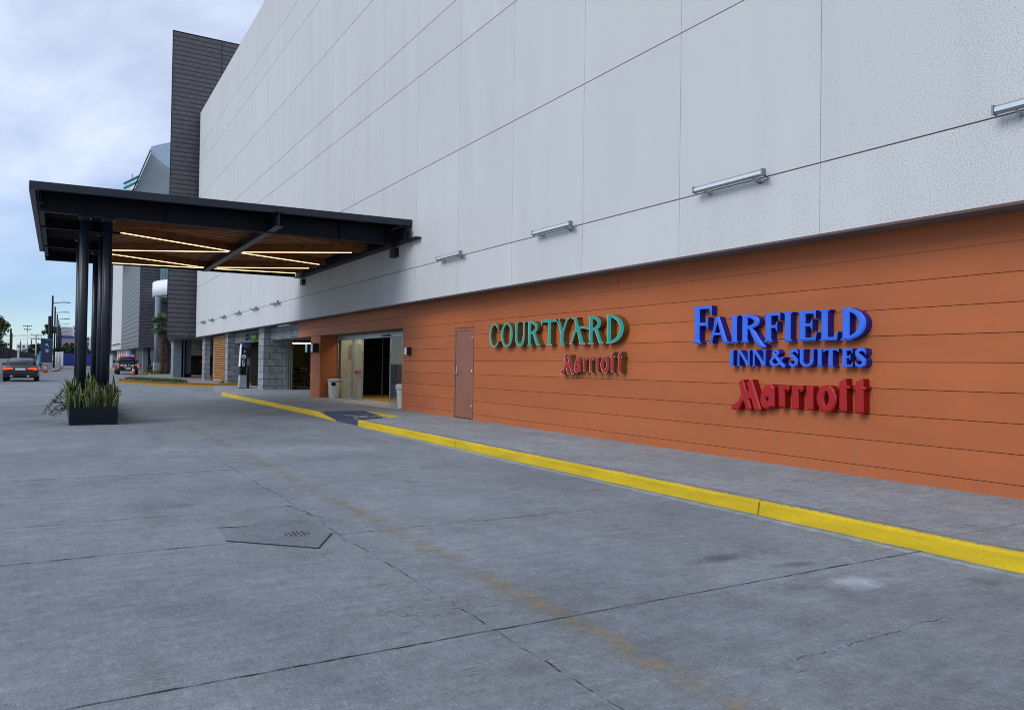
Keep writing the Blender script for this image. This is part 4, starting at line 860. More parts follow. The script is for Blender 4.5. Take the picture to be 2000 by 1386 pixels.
trailing(5, (.98, 19.4, .5), [(1, .1, .25, .28), (.9, .5, .22, .25), (.4, -.3, .15, .35), (.2, .5, .2, .35)], 'trailing_shrub', 'small dark leafed shrub at the right side behind the planter columns')
trailing(9, (.32, 19.6, .45), [(-.4, .1, .25, .35), (-.8, .2, .35, .35), (-.9, -.2, .4, .30), (-.2, .3, .2, .4)], 'trailing_shrub', 'dark leafy shrub rising behind the left snake plants')

# ------------------------------------------------------------------ bins, totem, bicycle
random.seed(11)
def bin_(loc, label, hole_az, sq=False, sc_=1):
    t = thing('litter_bin', loc, label, 'bin', 'cream litter bins by the entrance')
    q = MB()
    if sq: q.lathe((0, 0, 0), [(.165, 0), (.17, .02), (.195, .46), (.205, .52)], 28)
    else: q.lathe((0, 0, 0), [(.185, 0), (.19, .02), (.218, .50), (.222, .58)], 28)
    part('body', q, M['cream'], t, world=False)
    q = MB(); r = .205 if sq else .222
    q.lathe((0, 0, 0), [(r+.004, .53 if sq else .585), (r+.022, .56 if sq else .59), (r+.018, .60 if sq else .625), (r+.028, .63), (r+.02, .66), (r-.06, .69), (.02, .70)], 28); part('lid', q, M['cream'], t, world=False)
    q = MB(); c = Vector((math.cos(hole_az), math.sin(hole_az), 0))*(.212); sx = Vector((-math.sin(hole_az), math.cos(hole_az), 0)); vs = []
    for k in range(18): a = 2*math.pi*k/18; p = c*(1.0-.11*(math.cos(a)**2)*.35)+sx*.085*math.cos(a)+Vector((0, 0, .50+.072*math.sin(a))); vs.append(q.bm.verts.new(p*1.0+Vector((c.x, c.y, 0))*.06))
    q.bm.faces.new(vs); part('opening', q, M['void'], t, world=False)  # flat black face stands in for the shaded hole
bin_((8.55, 27.02, ZS), 'cream litter bin with dark round opening against the orange column', math.atan2(-.95, -.42))
bin_((8.36, 20.12, ZS), 'pale grey litter bin with ribbed rim at the right side of the entrance', math.atan2(.6, .8), True, 1)

T = thing('parking_totem', (7.6, 38.2, ZS), 'slim parking totem with white symbols and concrete foot on the pavement', 'sign')
q = MB(); q.prism([(-.19, 0), (.17, 0), (.13, .62), (-.15, .62)], -.17, .17, axis='y'); part('foot', q, M['conc'], T, world=False)
q = MB(); q.prism([(-.145, .62), (.135, .62), (.12, 1.03), (-.13, 1.03)], -.16, .16, axis='y'); q.box(-.15, .14, -.17, .17, .62, .66, 1); part('middle', q, [M['dark'], mat('maroon_band', (.13, .02, .02), .5)], T, world=False)
q = MB(); q.prism([(-.15, 1.04), (.15, 1.04), (.15, 1.90), (-.10, 2.06), (-.10, 2.04)], -.15, .15, axis='y'); part('head', q, M['black'], T, world=False)
q = MB(); q.prism([(-.17, 1.03), (-.13, 1.03), (-.085, 2.10), (-.115, 2.10)], -.16, .16, axis='y'); part('edge_plate', q, M['white'], T, world=False)
q = MB(); q.prism([(-.09, 2.08), (.16, 1.96), (.16, 1.90), (-.09, 2.02)], -.17, .17, axis='y'); part('cap', q, M['bluesign'], T, world=False)
q = MB(); q.box(-.17, .22, -.18, .14, 1.0, 1.04); q.box(.20, .29, -.12, .04, 0, 1.04); q.box(-.2, .42, -.2, .14, 0, .025); part('stand', q, M['black'], T, world=False)
q = MB(); q.box(.12, .33, -.2, .1, 1.45, 1.95); part('card_reader', q, M['black'], T, world=False)
q = MB()
def ring(mb, c, r, w_, y, a0=0, a1=360, n=20, mi=None):
    for i in range(n):
        p = [R(a0+(a1-a0)*(i+e)/n) for e in (0, 1)]
        mb.face([(c[0]+(r+s*w_/2)*math.cos(a), y, c[1]+(r+s*w_/2)*math.sin(a)) for a, s in ((p[0], -1), (p[0], 1), (p[1], 1), (p[1], -1))], mi)
ring(q, (.015, 1.50), .085, .035, -.153); ring(q, (.015, 1.49), .03, .05, -.153, 0, 180)
ring(q, (0, 1.27), .055, .03, -.153, 40, 320); ring(q, (.0, 1.17), .05, .028, -.153, 100, 400); ring(q, (.02, 1.76), .045, .03, -.153, -110, 80); q.box(-.06, .06, -.154, -.1505, 1.06, 1.10)
part('symbols', q, M['white'], T, world=False)

def bicycle(loc, rz, label):
    t = thing('bicycle', loc, label, 'bicycle', rz=rz)
    for x in (-.52, .52):
        q = MB(); q.tube([(x+.33*math.cos(a), 0, .34+.33*math.sin(a)) for a in [2*math.pi*k/28 for k in range(28)]], .022, 8, closed=True); wh = part('tyre', q, M['tyre'], t, world=False)
        q = MB()
        for k in range(14): a = math.pi*k/7; q.beam((x, 0, .34), (x+.31*math.cos(a), 0, .34+.31*math.sin(a)), .003, .003, up=(0, 1, 0))
        q.tube([(x, -.04, .34), (x, .04, .34)], .025, 8); q.tube([(x+.305*math.cos(a), 0, .34+.305*math.sin(a)) for a in [2*math.pi*k/28 for k in range(28)]], .010, 6, closed=True); part('rim', q, M['steel'], wh, world=False)
        q = MB(); q.tube([(x+.375*math.cos(R(a)), 0, .34+.375*math.sin(R(a))) for a in range(20, 170, 12)], .018, 6); part('mudguard', q, M['steel'], t, world=False)
    q = MB(); s, h_, b = (-.18, 0, .84), (.36, 0, .86), (-.06, 0, .30)
    for a, c in ((s, b), ((-.16, 0, .76), (.37, 0, .80)), (b, (.38, 0, .74)), (b, (-.52, 0, .34)), ((-.16, 0, .78), (-.52, 0, .34)), (h_, (.40, 0, .66)), ((.40, 0, .66), (.52, 0, .34))): q.tube([a, c], .018, 8)
    part('frame', q, mat('dark_red_bike_paint', (.10, .012, .015), .35), t, world=False)
    q = MB(); q.tube([(.36, 0, .86), (.34, 0, .98)], .013, 8); q.tube([(.20, -.29, 1.0), (.32, -.2, 1.02), (.36, 0, 1.0), (.32, .2, 1.02), (.20, .29, 1.0)], .012, 8); part('handlebar', q, M['steel'], t, world=False)
    q = MB(); q.tube([(-.33, 0, .93), (-.25, 0, .95), (-.10, 0, .94), (-.02, 0, .935)], [.06, .075, .04, .022], 8); q.tube([(-.18, 0, .84), (-.20, 0, .93)], .012, 8); part('saddle', q, M['black'], t, world=False)
    q = MB(); q.lathe((-.06, 0, .30), [(.085, -.004), (.085, .004)], 16); q.tube([(-.06, -.09, .30), (.06, -.09, .20)], .01, 6); q.tube([(-.06, .09, .30), (-.18, .09, .40)], .01, 6); part('crank', q, M['steel'], t, world=False)
bicycle((9.93, 36.55, ZS), R(-62), 'dark red bicycle parked in the shuttered store room doorway')

# sign over the far doorway: dark word block with two lime leaves
t = thing('shop_sign', (8.39, 39.8, 2.62), 'dark shop sign with two lime green leaves over the far stone doorway', 'sign')
q = MB()
for k, (a, b, z0, z1) in enumerate(((40.95, 41.2, 2.50, 2.80), (40.5, 40.9, 2.56, 2.74), (40.05, 40.45, 2.54, 2.74), (39.6, 40.0, 2.56, 2.74))): q.rbox(8.28, 8.395, a, b, z0, z1, .015)
part('lettering', q, M['black'], t)
for y in (38.75, 39.25): q = MB(); q.tube([(8.32, y, 2.46), (8.32, y+.02, 2.60), (8.32, y, 2.84)], [.09, .15, .06], 12); part('leaf', q, M['green'], t)

# ------------------------------------------------------------------ buildings behind
t = thing('tower', (9, 54, 0), 'tall purple grey plank clad tower rising behind the white building', 'tower')
q = MB(); q.prism([(5.96, 54), (13, 54), (13, 72), (8.25, 72)], 2.92, 22.8); part('wall', q, M['clad'], t)
q = MB(); q.box(5.955, 5.99, 53.985, 54.03, 2.90, 22.83); q.box(5.955, 13, 53.985, 54.1, 22.8, 22.85); part('corner_trim', q, M['dark'], t)
q = MB(); q.box(7.30, 7.86, 61.6, 63.0, .15, 2.92); q.box(7.86, 8.0, 61.95, 63, .15, 2.92, 1); q.box(8.0, 8.08, 61.7, 63, .15, 2.92); q.box(8.08, 8.2, 62, 63, .15, 2.92, 1); part('pillar', q, [M['pillar'], M['dark']], t)
q = MB(); q.rbox(8.2, 8.62, 62.2, 65.8, .15, 2.92, .05); q.box(8.19, 8.64, 62.15, 65.85, .15, .42, 1); part('pillar', q, [M['pillar'], M['dark']], t)
q = MB(); q.box(9.4, 14, 71.9, 72.3, 1.9, 2.92); q.box(13.2, 14, 54, 72, .1, 2.92); part('block_wall', q, M['block'], t)
q = MB(); q.box(9.6, 14, 71.85, 72.0, .15, 1.88); part('gate', q, M['void'], t)
q = MB(); q.box(10.9, 10.95, 71.75, 71.84, 1.2, 1.5); q.box(10.5, 10.85, 71.76, 71.84, 1.25, 1.33); q.box(10.68, 10.74, 71.76, 71.84, 1.2, 1.55); part('gate_sign', q, M['redsign'], t)

t = thing('clad_block', (7.05, 88, 0), 'grey plank clad box building on posts beyond the tower', 'building')
q = MB(); q.box(7.07, 20, 88, 113.5, 2.78, 15); part('wall', q, M['clad2'], t)
q = MB(); q.box(7.03, 7.11, 87.96, 88.05, 2.76, 15.05); part('corner_trim', q, M['galv'], t)
q = MB(); q.box(7.12, 19, 87.95, 88.0, 2.78, 15); part('front_shade_cladding', q, M['clad'], t)  # darker cladding puts the shade of this face into its colour
for x, y in ((8.1, 92), (8.3, 110)): q = MB(); q.box(x-.25, x+.25, y-.25, y+.25, .05, 2.78); part('post', q, M['pillar'], t)
q = MB(); q.box(10.5, 20, 94, 94.3, .05, 2.78); part('shopfront', q, M['void'], t)

t = thing('white_hall', (7.64, 122, 0), 'far white panelled facade beyond the grey clad box', 'building')
q = MB(); q.box(7.66, 40, 120, 146, 3.05, 18); part('wall', q, M['stucco'], t)
q = MB(); q.box(8.6, 40, 120.2, 146, .1, 3.04); part('shopfront', q, M['stone'], t)
q = MB()
for k in range(5): q.box(8.3, 8.6, 121+k*5, 122+k*5, .1, 3.05)
part('pier', q, M['white'], t)
for k in range(8): q = MB(); q.box(7.35, 7.45, 123+k*2.6, 124.2+k*2.6, 3.75, 3.85); q.box(7.45, 7.66, 123.5+k*2.6, 123.6+k*2.6, 3.75, 3.8); part('wall_light', q, M['dark'], t)
t = thing('brown_block', (7.6, 150, 0), 'brown clad block at the far end of the row, showing as a sliver', 'building')
q = MB(); q.box(7.4, 30, 148, 175, 2.7, 19); part('wall', q, M['clad'], t)
q = MB(); q.box(8, 30, 149, 175, .1, 2.7); part('base', q, M['grey'], t)

# rotunda with flared roof
t = thing('rotunda', (17.5, 96, 0), 'round entrance hall with white curved balcony, teal glass and flared grey roof', 'building')
cx, cy, rr = 17.05, 84.0, 9.1
def drum(mb, r0_, r1_, z0, z1, a0=90, a1=290, n=40, mi=0):
    prev = None
    for i in range(n+1):
        a = R(a0+(a1-a0)*i/n); row = [mb.bm.verts.new((cx+r_*math.cos(a), cy+r_*math.sin(a), z)) for r_, z in ((r0_, z0), (r1_, z1), (r1_-.35, z1), (r0_-.35, z0))]
        if prev:
            for k in range(4): f = mb.bm.faces.new((prev[k], row[k], row[(k+1) % 4], prev[(k+1) % 4])); f.material_index = mi; f.smooth = k in (0, 2)
        prev = row
q = MB(); drum(q, rr, rr, 7.75, 9.2); part('balcony', q, mat('white_balcony_paint', (.82, .85, .88), .5, var=.03), t)
q = MB(); q.prism([(cx+(rr-.3)*math.cos(R(a)), cy+(rr-.3)*math.sin(R(a))) for a in range(0, 360, 8)], 7.55, 7.77); part('balcony_soffit', q, M['roofgrey'], t)
q = MB(); drum(q, rr-.8, rr-.8, 9.1, 16); part('glazing', q, M['glasst'], t)
q = MB()
for a in range(100, 290, 6): q.box(cx+(rr-.75)*math.cos(R(a))-.05, cx+(rr-.75)*math.cos(R(a))+.05, cy+(rr-.75)*math.sin(R(a))-.05, cy+(rr-.75)*math.sin(R(a))+.05, 9.1, 16)
part('mullion', q, M['galv'], t)
q = MB(); q.lathe((8.22, 81.5, 0), [(.30, .9), (.30, 7.6)], 20); part('column', q, M['pillar'], t)
q = MB(); q.rbox(7.88, 8.6, 80.9, 81.8, .2, 1.2, .02); part('column_base', q, M['conc'], t)
q = MB(); q.box(12, 22, 95, 96, .1, 8); part('back_wall', q, M['void'], t)
# roof: leaning curved grey shell with a blue grey band on top
def shell(mb, P0, P1, depth, n=10, sag0=0, sag1=0):
    rows = []
    for i in range(n+1):
        u = i/n
        rows.append([mb.bm.verts.new((P0[0][0]+(P0[1][0]-P0[0][0])*u, y, P0[0][1]+(P0[1][1]-P0[0][1])*u+sag0*4*u*(1-u))) for y in (100, 100+depth)] + [mb.bm.verts.new((P1[0][0]+(P1[1][0]-P1[0][0])*u, y, P1[0][1]+(P1[1][1]-P1[0][1])*u+sag1*4*u*(1-u))) for y in (100+depth, 100)])
    for a, b in zip(rows, rows[1:]):
        for k in range(4): f = mb.bm.faces.new((a[k], b[k], b[(k+1) % 4], a[(k+1) % 4])); f.smooth = False
    mb.bm.faces.new(rows[0][::-1]); mb.bm.faces.new(rows[-1])
q = MB(); shell(q, ((4.6, 14.2), (13.5, 13.5)), ((8.93, 25.9), (13.5, 23.6)), 14, sag1=-.35); part('flared_roof', q, M['roofgrey'], t)
q = MB(); shell(q, ((8.90, 25.93), (13.5, 23.62)), ((8.93, 26.75), (13.5, 28.4)), 14, sag0=-.35, sag1=.12); part('roof_band', q, M['zinc'], t)
q = MB(); q.beam((4.62, 99.9, 14.2), (8.86, 99.9, 26.3), .12, .35, up=(0, 1, 0)); part('roof_edge', q, M['dark'], t)

t = thing('glass_tower', (25, 300, 0), 'distant cyan glass office tower peeking above the canopy', 'building')
FT = [(18.5, 300), (32, 243), (48, 262), (32, 325)]
def FTo(d): return [(18.5-d, 300-d), (32, 243-2*d), (48+d, 262), (32, 325+d)]
q = MB(); q.prism(FT, 0, 63.0); part('facade', q, M['cyan'], t)
q = MB()
for z in (54.4, 56.8, 59.2, 61.4, 63.1): q.prism(FTo(.25), z, z+.42)
part('floor_bands', q, M['slate'], t)
q = MB(); q.beam((21, 300, 63), (21, 300, 67), .2, .2, up=(0, 1, 0)); part('antenna', q, M['dark'], t)
q = MB(); q.beam((20.0, 293.4, 60.4), (21.3, 287.9, 60.4), .1, 1.3); part('window_pane', q, M['cream'], t)

# ------------------------------------------------------------------ trees, palms, shrubs
def crown(mb, c, rad, n, ls, clumps=14, seed=0, mi=0):
    rnd = random.Random(seed); cl_ = []
    for _ in range(clumps):
        while True:
            p = Vector((rnd.uniform(-1, 1), rnd.uniform(-1, 1), rnd.uniform(-1, 1)))
            if p.length < 1: break
        cl_.append((Vector((c[0]+p.x*rad[0]*.78, c[1]+p.y*rad[1]*.78, c[2]+p.z*rad[2]*.78)), rnd.uniform(.26, .48)))
    for _ in range(n):
        cc_, r_ = rnd.choice(cl_)
        p = Vector((rnd.gauss(0, 1), rnd.gauss(0, 1), rnd.gauss(0, 1))).normalized()*(rnd.random()**.5)*r_
        p = cc_+Vector((p.x*rad[0], p.y*rad[1], p.z*rad[2]*.8)); a, b = rnd.uniform(0, 6.28), rnd.uniform(-1.2, 1.2); s = ls*rnd.uniform(.6, 1.3)
        e = Vector((math.cos(a)*math.cos(b), math.sin(a)*math.cos(b), math.sin(b)))*s; f = e.cross(Vector((rnd.uniform(-1, 1), rnd.uniform(-1, 1), 1))).normalized()*s*.5
        mb.face([p-e, p+f, p+e, p-f], mi)
    return cl_
def tree(loc, h, rad, label, m_='leaf', n=2600, ls=.2, seed=1, group=None):
    t = thing('tree', loc, label, 'tree', group)
    q = MB(); cl_ = crown(q, (loc[0], loc[1], loc[2]+h-rad[2]), rad, n, ls, 16, seed); part('crown', q, M[m_], t, recalc=False)
    q = MB(); b = Vector(loc); f = Vector((loc[0], loc[1], loc[2]+max(.6, h-rad[2]*1.7))); q.tube([b, (b+f)/2+Vector((.08, .05, 0)), f], [h*.035, h*.028, h*.022], 8)
    for p, r_ in cl_[:9]: q.tube([f, (f+p)/2+Vector((0, 0, .1*h*.1)), p], [h*.018, h*.011, h*.004], 6)
    part('trunk', q, M['bark'], t)
tree((-7.6, 118, 0), 8.3, (2.5, 2.5, 2.5), 'olive green round tree at the left edge above the dark fence', 'leaf2', 3200, .20, 2)
tree((-8.3, 128, 0), 5.6, (2.4, 2.4, 1.9), 'lower dark tree below the round tree at the left edge', 'leaf3', 2000, .22, 8)
tree((-1.75, 175, 0), 8.6, (1.3, 1.3, 1.4), 'small dark tree rising behind the slate totem sign', 'leaf3', 1200, .22, 5)
tree((-4.6, 210, 0), 5.4, (2.2, 2.2, 1.5), 'dark bushy tree far behind the fence, left of the slate totem', 'leaf3', 1200, .3, 6)
for i, (x, y, h_, rx) in enumerate(((.4, 232, 6.0, 1.9), (2.2, 236, 6.8, 2.0), (4.2, 238, 6.4, 2.0), (6.2, 236, 5.8, 1.8))):
    tree((x, y, 0), h_, (rx, rx, h_*.42), ['dark green tree beside the lamp posts behind the blue hoarding', 'tallest dark tree above the middle of the blue hoarding', 'dark tree behind the leftmost canopy column, over the hoarding', 'dark tree seen between the canopy columns'][i], 'leaf3', 1400, .3, 20+i, 'dark trees above the blue hoarding')
def palm(loc, h, label, seed, shag=True):
    rnd = random.Random(seed); t = thing('palm_tree', loc, label, 'palm', 'fan palms in the planting bed')
    q = MB(); N = 12; q.tube([Vector(loc)+Vector((.05*math.sin(i*.7), .04*math.cos(i), h*i/N)) for i in range(N+1)], [.26-.10*(i/N)+.03*(i % 2) + (.10 if shag and i > 4 else 0) for i in range(N+1)], 10)
    for _ in range(260 if shag else 90):
        z = rnd.uniform(.25 if shag else .6, 1)*h; a = rnd.uniform(0, 6.28); r_ = .24 if shag else .17; p = Vector(loc)+Vector((r_*math.cos(a), r_*math.sin(a), z)); o = Vector((math.cos(a), math.sin(a), 0))*.14; s = Vector((-math.sin(a), math.cos(a), 0))*.05
        q.face([p-s, p+s, p+o-Vector((0, 0, .28))])
    part('trunk', q, M['bark'], t, recalc=False)
    q = MB(); tp = Vector(loc)+Vector((0, 0, h))
    for k in range(26):
        a = rnd.uniform(0, 6.28); el = rnd.uniform(-.75, 1.35); ln = rnd.uniform(.55, .85); d = Vector((math.cos(a)*math.cos(el), math.sin(a)*math.cos(el), math.sin(el))); c = tp+d*ln; q.tube([tp, c], .014, 5)
        sx = d.cross(Vector((0, 0, 1))).normalized(); un = sx.cross(d).normalized(); fr_ = rnd.uniform(.55, .8)
        for i in range(19):
            b = R(-115+230*i/18); e = d*math.cos(b)+sx*math.sin(b); tip = c+e*fr_*(.75+.25*math.cos(b))-un*.12*abs(math.sin(b))-Vector((0, 0, .10)); ww = e.cross(un).normalized()*.035
            q.face([c, c+e*fr_*.5+ww, tip, c+e*fr_*.5-ww])
    part('fronds', q, M['leaf'], t, recalc=False)
palm((8.4, 92.3, .24), 3.9, 'fan palm nearest the dark corner of the clad box', 3, False)
palm((8.42, 79.4, .24), 4.45, 'tallest shaggy fan palm in front of the rotunda column', 4)
palm((8.98, 80.5, .24), 3.9, 'short shaggy fan palm beside the blue grey tower pillar', 6)
random.seed(5)
for i, (x, y) in enumerate(((8.4, 84), (9.0, 82), (8.6, 89), (9.8, 86), (10.2, 84.5), (9.3, 91))):
    q = MB(); crown(q, (x, y, .55), (.75, .75, .42), 420, .10, 8, 60+i); solo('shrub', q, M['leaf3'], (x, y, .24), ['low shrub at the near left end of the palm bed', 'low shrub at the near kerb tip of the palm bed', 'low shrub behind the concrete column base', 'low shrub right of the tallest palm', 'low shrub at the right end of the palm bed', 'low shrub at the back of the palm bed under the clad box'][i], 'shrub', 'low shrubs in the palm bed', recalc=False)

# ------------------------------------------------------------------ street furniture, fence, poles
L0 = thing('street_lamp', (-.74, 107, 0), 'tallest, nearest dark street lamp behind the slate totem', 'street lamp', 'dark street lamps along the traffic island')
q = MB(); q.tube([(0, 0, 0), (0, 0, 9.0)], [.14, .10], 10); part('pole', q, M['dark'], L0, world=False)
q = MB(); q.tube([(0, 0, 8.15), (1.05, 0, 8.25)], .045, 8); part('arm', q, M['dark'], L0, world=False)
q = MB(); q.rbox(1.0, 1.85, -.12, .12, 8.22, 8.32, .03); part('lamp_head', q, M['dark'], L0, world=False)
for i, (x, y) in enumerate(((-.56, 129), (-.33, 150), (-.1, 172), (.1, 195), (.3, 220), (.5, 248))):
    dup(L0, (x, y, 0), label=['second street lamp from the near end of the row', 'third street lamp from the near end of the row', 'fourth street lamp of the row, its arm below the third', 'fifth street lamp of the row, in front of the grey building', 'sixth street lamp of the row', 'farthest street lamp of the row, level with the blue roof'][i])
q = MB(); q.tube([(-1.0, 112, 0), (-1.0, 112, 6.8)], .22, 10); solo('utility_pole', q, M['dark'], (-1.0, 112, 0), 'thick dark pole standing right behind the slate totem', 'pole')
for i, (x, y, h_) in enumerate(((-.25, 118, 2.3), (.0, 126, 2.3), (.15, 133, 2.4))):
    q = MB(); q.lathe((x, y, .1), [(.16, 0), (.16, h_-.1), (.10, h_)], 12); solo('bollard', q, M['white'], (x, y, .1), ['white post on the traffic island, nearest the slate totem', 'middle white post among the lamp posts', 'white post at the far end of the island'][i], 'post', 'white posts on the traffic island')
K = thing('wayfinding_totem', (-1.19, 107, 0), 'slate blue parking totem with white arrow and E disc on concrete base', 'sign')
q = MB(); q.rbox(-1.78, -.60, 106.8, 107.5, .1, 1.0, .03); part('base', q, M['conc'], K)
q = MB(); q.rbox(-1.76, -.66, 106.85, 107.4, 1.0, 3.72, .03); part('panel', q, M['slate'], K)
q = MB(); q.prism([(-1.80, 3.74), (-.62, 3.60), (-.62, 3.80), (-1.80, 3.92)], 106.8, 107.45, axis='y'); part('cap', q, M['bluesign'], K)
q = MB(); c = (-1.18, 2.42)
q.face([(c[0]+.27*math.cos(a), 106.835, c[1]+.27*math.sin(a)) for a in [2*math.pi*k/24 for k in range(24)]], 0)
q.box(c[0]-.10, c[0]-.04, 106.82, 106.832, c[1]-.15, c[1]+.15, 1)
for z in (-.15, -.03, .09): q.box(c[0]-.04, c[0]+.11, 106.82, 106.832, c[1]+z, c[1]+z+.06, 1)
q.beam((-1.02, 106.83, 2.92), (-1.33, 106.83, 3.22), .015, .07, 1, up=(1, 0, 1)); q.box(-1.36, -1.10, 106.82, 106.838, 3.18, 3.25, 1); q.box(-1.36, -1.29, 106.82, 106.839, 2.98, 3.18, 1)
part('symbols', q, [M['bluesign'], M['white']], K)
def cone(loc, label):
    t = thing('traffic_cone', loc, label, 'traffic cone', 'orange traffic cones')
    q = MB(); q.rbox(-.24, .24, -.24, .24, 0, .05, .01); part('base', q, M['cone'], t, world=False)
    q = MB(); q.lathe((0, 0, 0), [(.19, .05), (.13, .38)], 18); q.lathe((0, 0, 0), [(.1295, .381), (.085, .60)], 18, 1); q.lathe((0, 0, 0), [(.0845, .601), (.035, .85)], 18); part('body', q, [M['cone'], M['white']], t, world=False)
cone((-1.13, 92, 0), 'orange cone in front of the slate totem island'); cone((6.05, 80, 0), 'orange cone behind the police pickup')
W_ = MB(); W_.box(-4.75, -4.5, 48, 230, -.05, 1.39); solo('boundary_wall', W_, M['white'], (-4.6, 48, 0), 'low white boundary wall along the left side of the road', 'wall')
for i, (a, b) in enumerate(((60, 117.5), (122.5, 224))):
    t = thing('fence', (-4.6, a, 1.39), ['dark screened fence panel on the white wall at the left edge', 'dark screened fence panel beyond the white pole'][i], 'fence', 'dark screened fences on the white wall')
    q = MB(); q.box(-4.62, -4.6, a, b, 1.395, 2.46); part('screen', q, M['mesh'], t)
    n_ = int((b-a)/4)
    q = MB()
    for k in range(n_+1): q.tube([(-4.6, a+(b-a)*k/n_, 1.39), (-4.6, a+(b-a)*k/n_, 2.5)], .035, 6)
    q.tube([(-4.6, a, 2.47), (-4.6, b, 2.47)], .03, 6); part('posts', q, M['dark'], t)
q = MB(); q.tube([(-4.6, 120, 0), (-4.6, 120, 2.7)], .14, 8); solo('utility_pole', q, M['white'], (-4.6, 120, 0), 'short white pole in the gap between the two fence panels', 'pole')
q = MB(); q.tube([(-6.0, 132, 0), (-6.0, 132, 5.6)], .13, 8); solo('utility_pole', q, M['dark'], (-6.0, 132, 0), 'dark wooden pole right of the round tree', 'pole')
for i, (x, y, h_, r_) in enumerate(((-7.3, 165, 6.0, .10), (-6.9, 190, 5.2, .10), (-6.0, 230, 6.4, .12), (-5.8, 262, 5.0, .1))):
    q = MB(); q.tube([(x, y, 0), (x, y, h_)], r_, 8); solo('utility_pole', q, M['wire'] if i else M['bark'], (x, y, 0), ['reddish pole left of the floodlight mast', 'thin grey pole left of the floodlight mast, farther off', 'grey pole right of the floodlight mast', 'shortest far pole right of the floodlight mast'][i], 'pole')
t = thing('floodlight_mast', (-6.0, 200, 0), 'tall grey floodlight mast with two lamp bars against the sky', 'mast')
q = MB(); q.tube([(-6, 200, 0), (-6, 200, 8.7)], [.12, .07], 8); part('pole', q, M['galv'], t)
for z, w_ in ((8.65, .75), (7.9, .6)):
    q = MB(); q.tube([(-6-w_, 200, z), (-6+w_, 200, z)], .05, 6)
    for k in range(5): q.box(-6-w_+k*w_/2-.1, -6-w_+k*w_/2+.1, 199.85, 200.05, z-.02, z+.18)
    part('lamp_bar', q, M['dark'], t)
t = thing('power_pole', (-4.1, 188, 0), 'power pole with two cross arms and insulators left of the slate totem', 'pole')
q = MB(); q.tube([(-4.1, 188, 0), (-4.1, 188, 6.6)], .13, 8); part('pole', q, M['grey'], t)
for z in (5.6, 6.3): q = MB(); q.box(-5.1, -3.1, 187.9, 188.1, z, z+.12); [q.tube([(x, 188, z+.12), (x, 188, z+.35)], .05, 6) for x in (-5, -4.5, -3.7, -3.2)]; part('cross_arm', q, M['dark'], t)
q = MB()
for z, x in ((6.6, -5.0), (6.6, -3.2), (5.9, -4.5)): q.tube([(x+(2.6+.4)*s, 188+40*s*s*0+30*s, z+1.2*s-.7*math.sin(math.pi*s)) for s in [k/8 for k in range(9)]], .02, 5); q.tube([(x-9*s, 188-40*s, z-.4*s-.8*math.sin(math.pi*s)) for s in [k/8 for k in range(9)]], .02, 5)
solo('overhead_wires', q, M['wire'], (-4, 188, 5), 'sagging black overhead wires meeting at the power pole', 'wires')
t = thing('road_sign', (-8.4, 150, 0), 'teal road sign board on two posts at the left edge under the tree', 'sign')
q = MB(); q.box(-9.9, -7.3, 150, 150.06, 2.9, 3.9); part('board', q, M['tealsign'], t)
q = MB(); q.box(-9.6, -7.8, 149.98, 149.995, 3.45, 3.6); q.box(-8.8, -7.9, 149.98, 149.995, 3.15, 3.27); part('lettering', q, M['white'], t)
for x in (-9.4, -7.8): q = MB(); q.tube([(x, 150.1, 0), (x, 150.1, 3.9)], .05, 6); part('post', q, M['galv'], t)
# far blocks
def block(name, loc, size, m_, label, cat='building', wins=0, roof=None):
    t = thing(name, loc, label, cat); x, y, z = loc; q = MB(); q.box(x, x+size[0], y, y+size[1], 0, size[2]); part('wall', q, m_, t)
    if roof: q = MB(); q.box(x-.2, x+size[0]+.2, y-.2, y+size[1]+.2, size[2], size[2]+.5); part('roof', q, roof, t)
    nn = max(1, int(size[0]/1.1))
    for r_ in range(wins):
        for k in range(nn): q = MB(); w_ = size[0]/nn; q.box(x+w_*(k+.25), x+w_*(k+.75), y-.03, y+.01, size[2]-1.3-r_*1.5, size[2]-.4-r_*1.5); part('window', q, M['winblue'], t)
block('apartment_block', (-.5, 262, 0), (3.8, 12, 11.1), M['grey'], 'plain grey block behind the far street lamps')
block('apartment_block', (3.4, 258, 0), (2.2, 12, 11.4), M['white'], 'white block with dark windows left of the canopy columns', wins=3)
block('low_building', (-.4, 248, 0), (5.2, 8, 7.6), M['pink'], 'pinkish low building with blue roof behind the dark trees', roof=M['blue'])
q = MB(); q.box(.95, 6.5, 200, 200.3, 0, 2.75); solo('hoarding', q, M['blue'], (.95, 200, 0), 'bright blue construction hoarding across the far road', 'hoarding')
q = MB(); q.box(-.2, .9, 199.2, 199.5, 0, 3.2); solo('billboard', q, M['white'], (.3, 199, 0), 'white board left of the blue hoarding', 'board')
rw = [(-12, 300, 4, 6.4, 'white', 'white far house behind the fence, under the round tree'), (-10.2, 280, 2.0, 4.8, 'cream', 'cream far house left of the floodlight mast'), (-8.3, 292, 2.2, 6.2, 'white', 'taller white far house right of the reddish pole'), (-5.9, 275, 1.2, 5.6, 'glasst', 'teal far house right of the floodlight mast'), (-4.5, 270, 2.2, 4.6, 'cream', 'cream shop building beside the power pole'), (-2.3, 266, .7, 5.0, 'cone', 'orange signboard building left of the slate totem'), (7.4, 285, 2.6, 9, 'white', 'white far tower block glimpsed between the canopy columns')]
for x, y, wd, h_, m_, lab in rw: block('house', (x, y, 0), (wd, 8, h_), M[m_], lab, 'building', wins=2 if wd > 1 else 0)
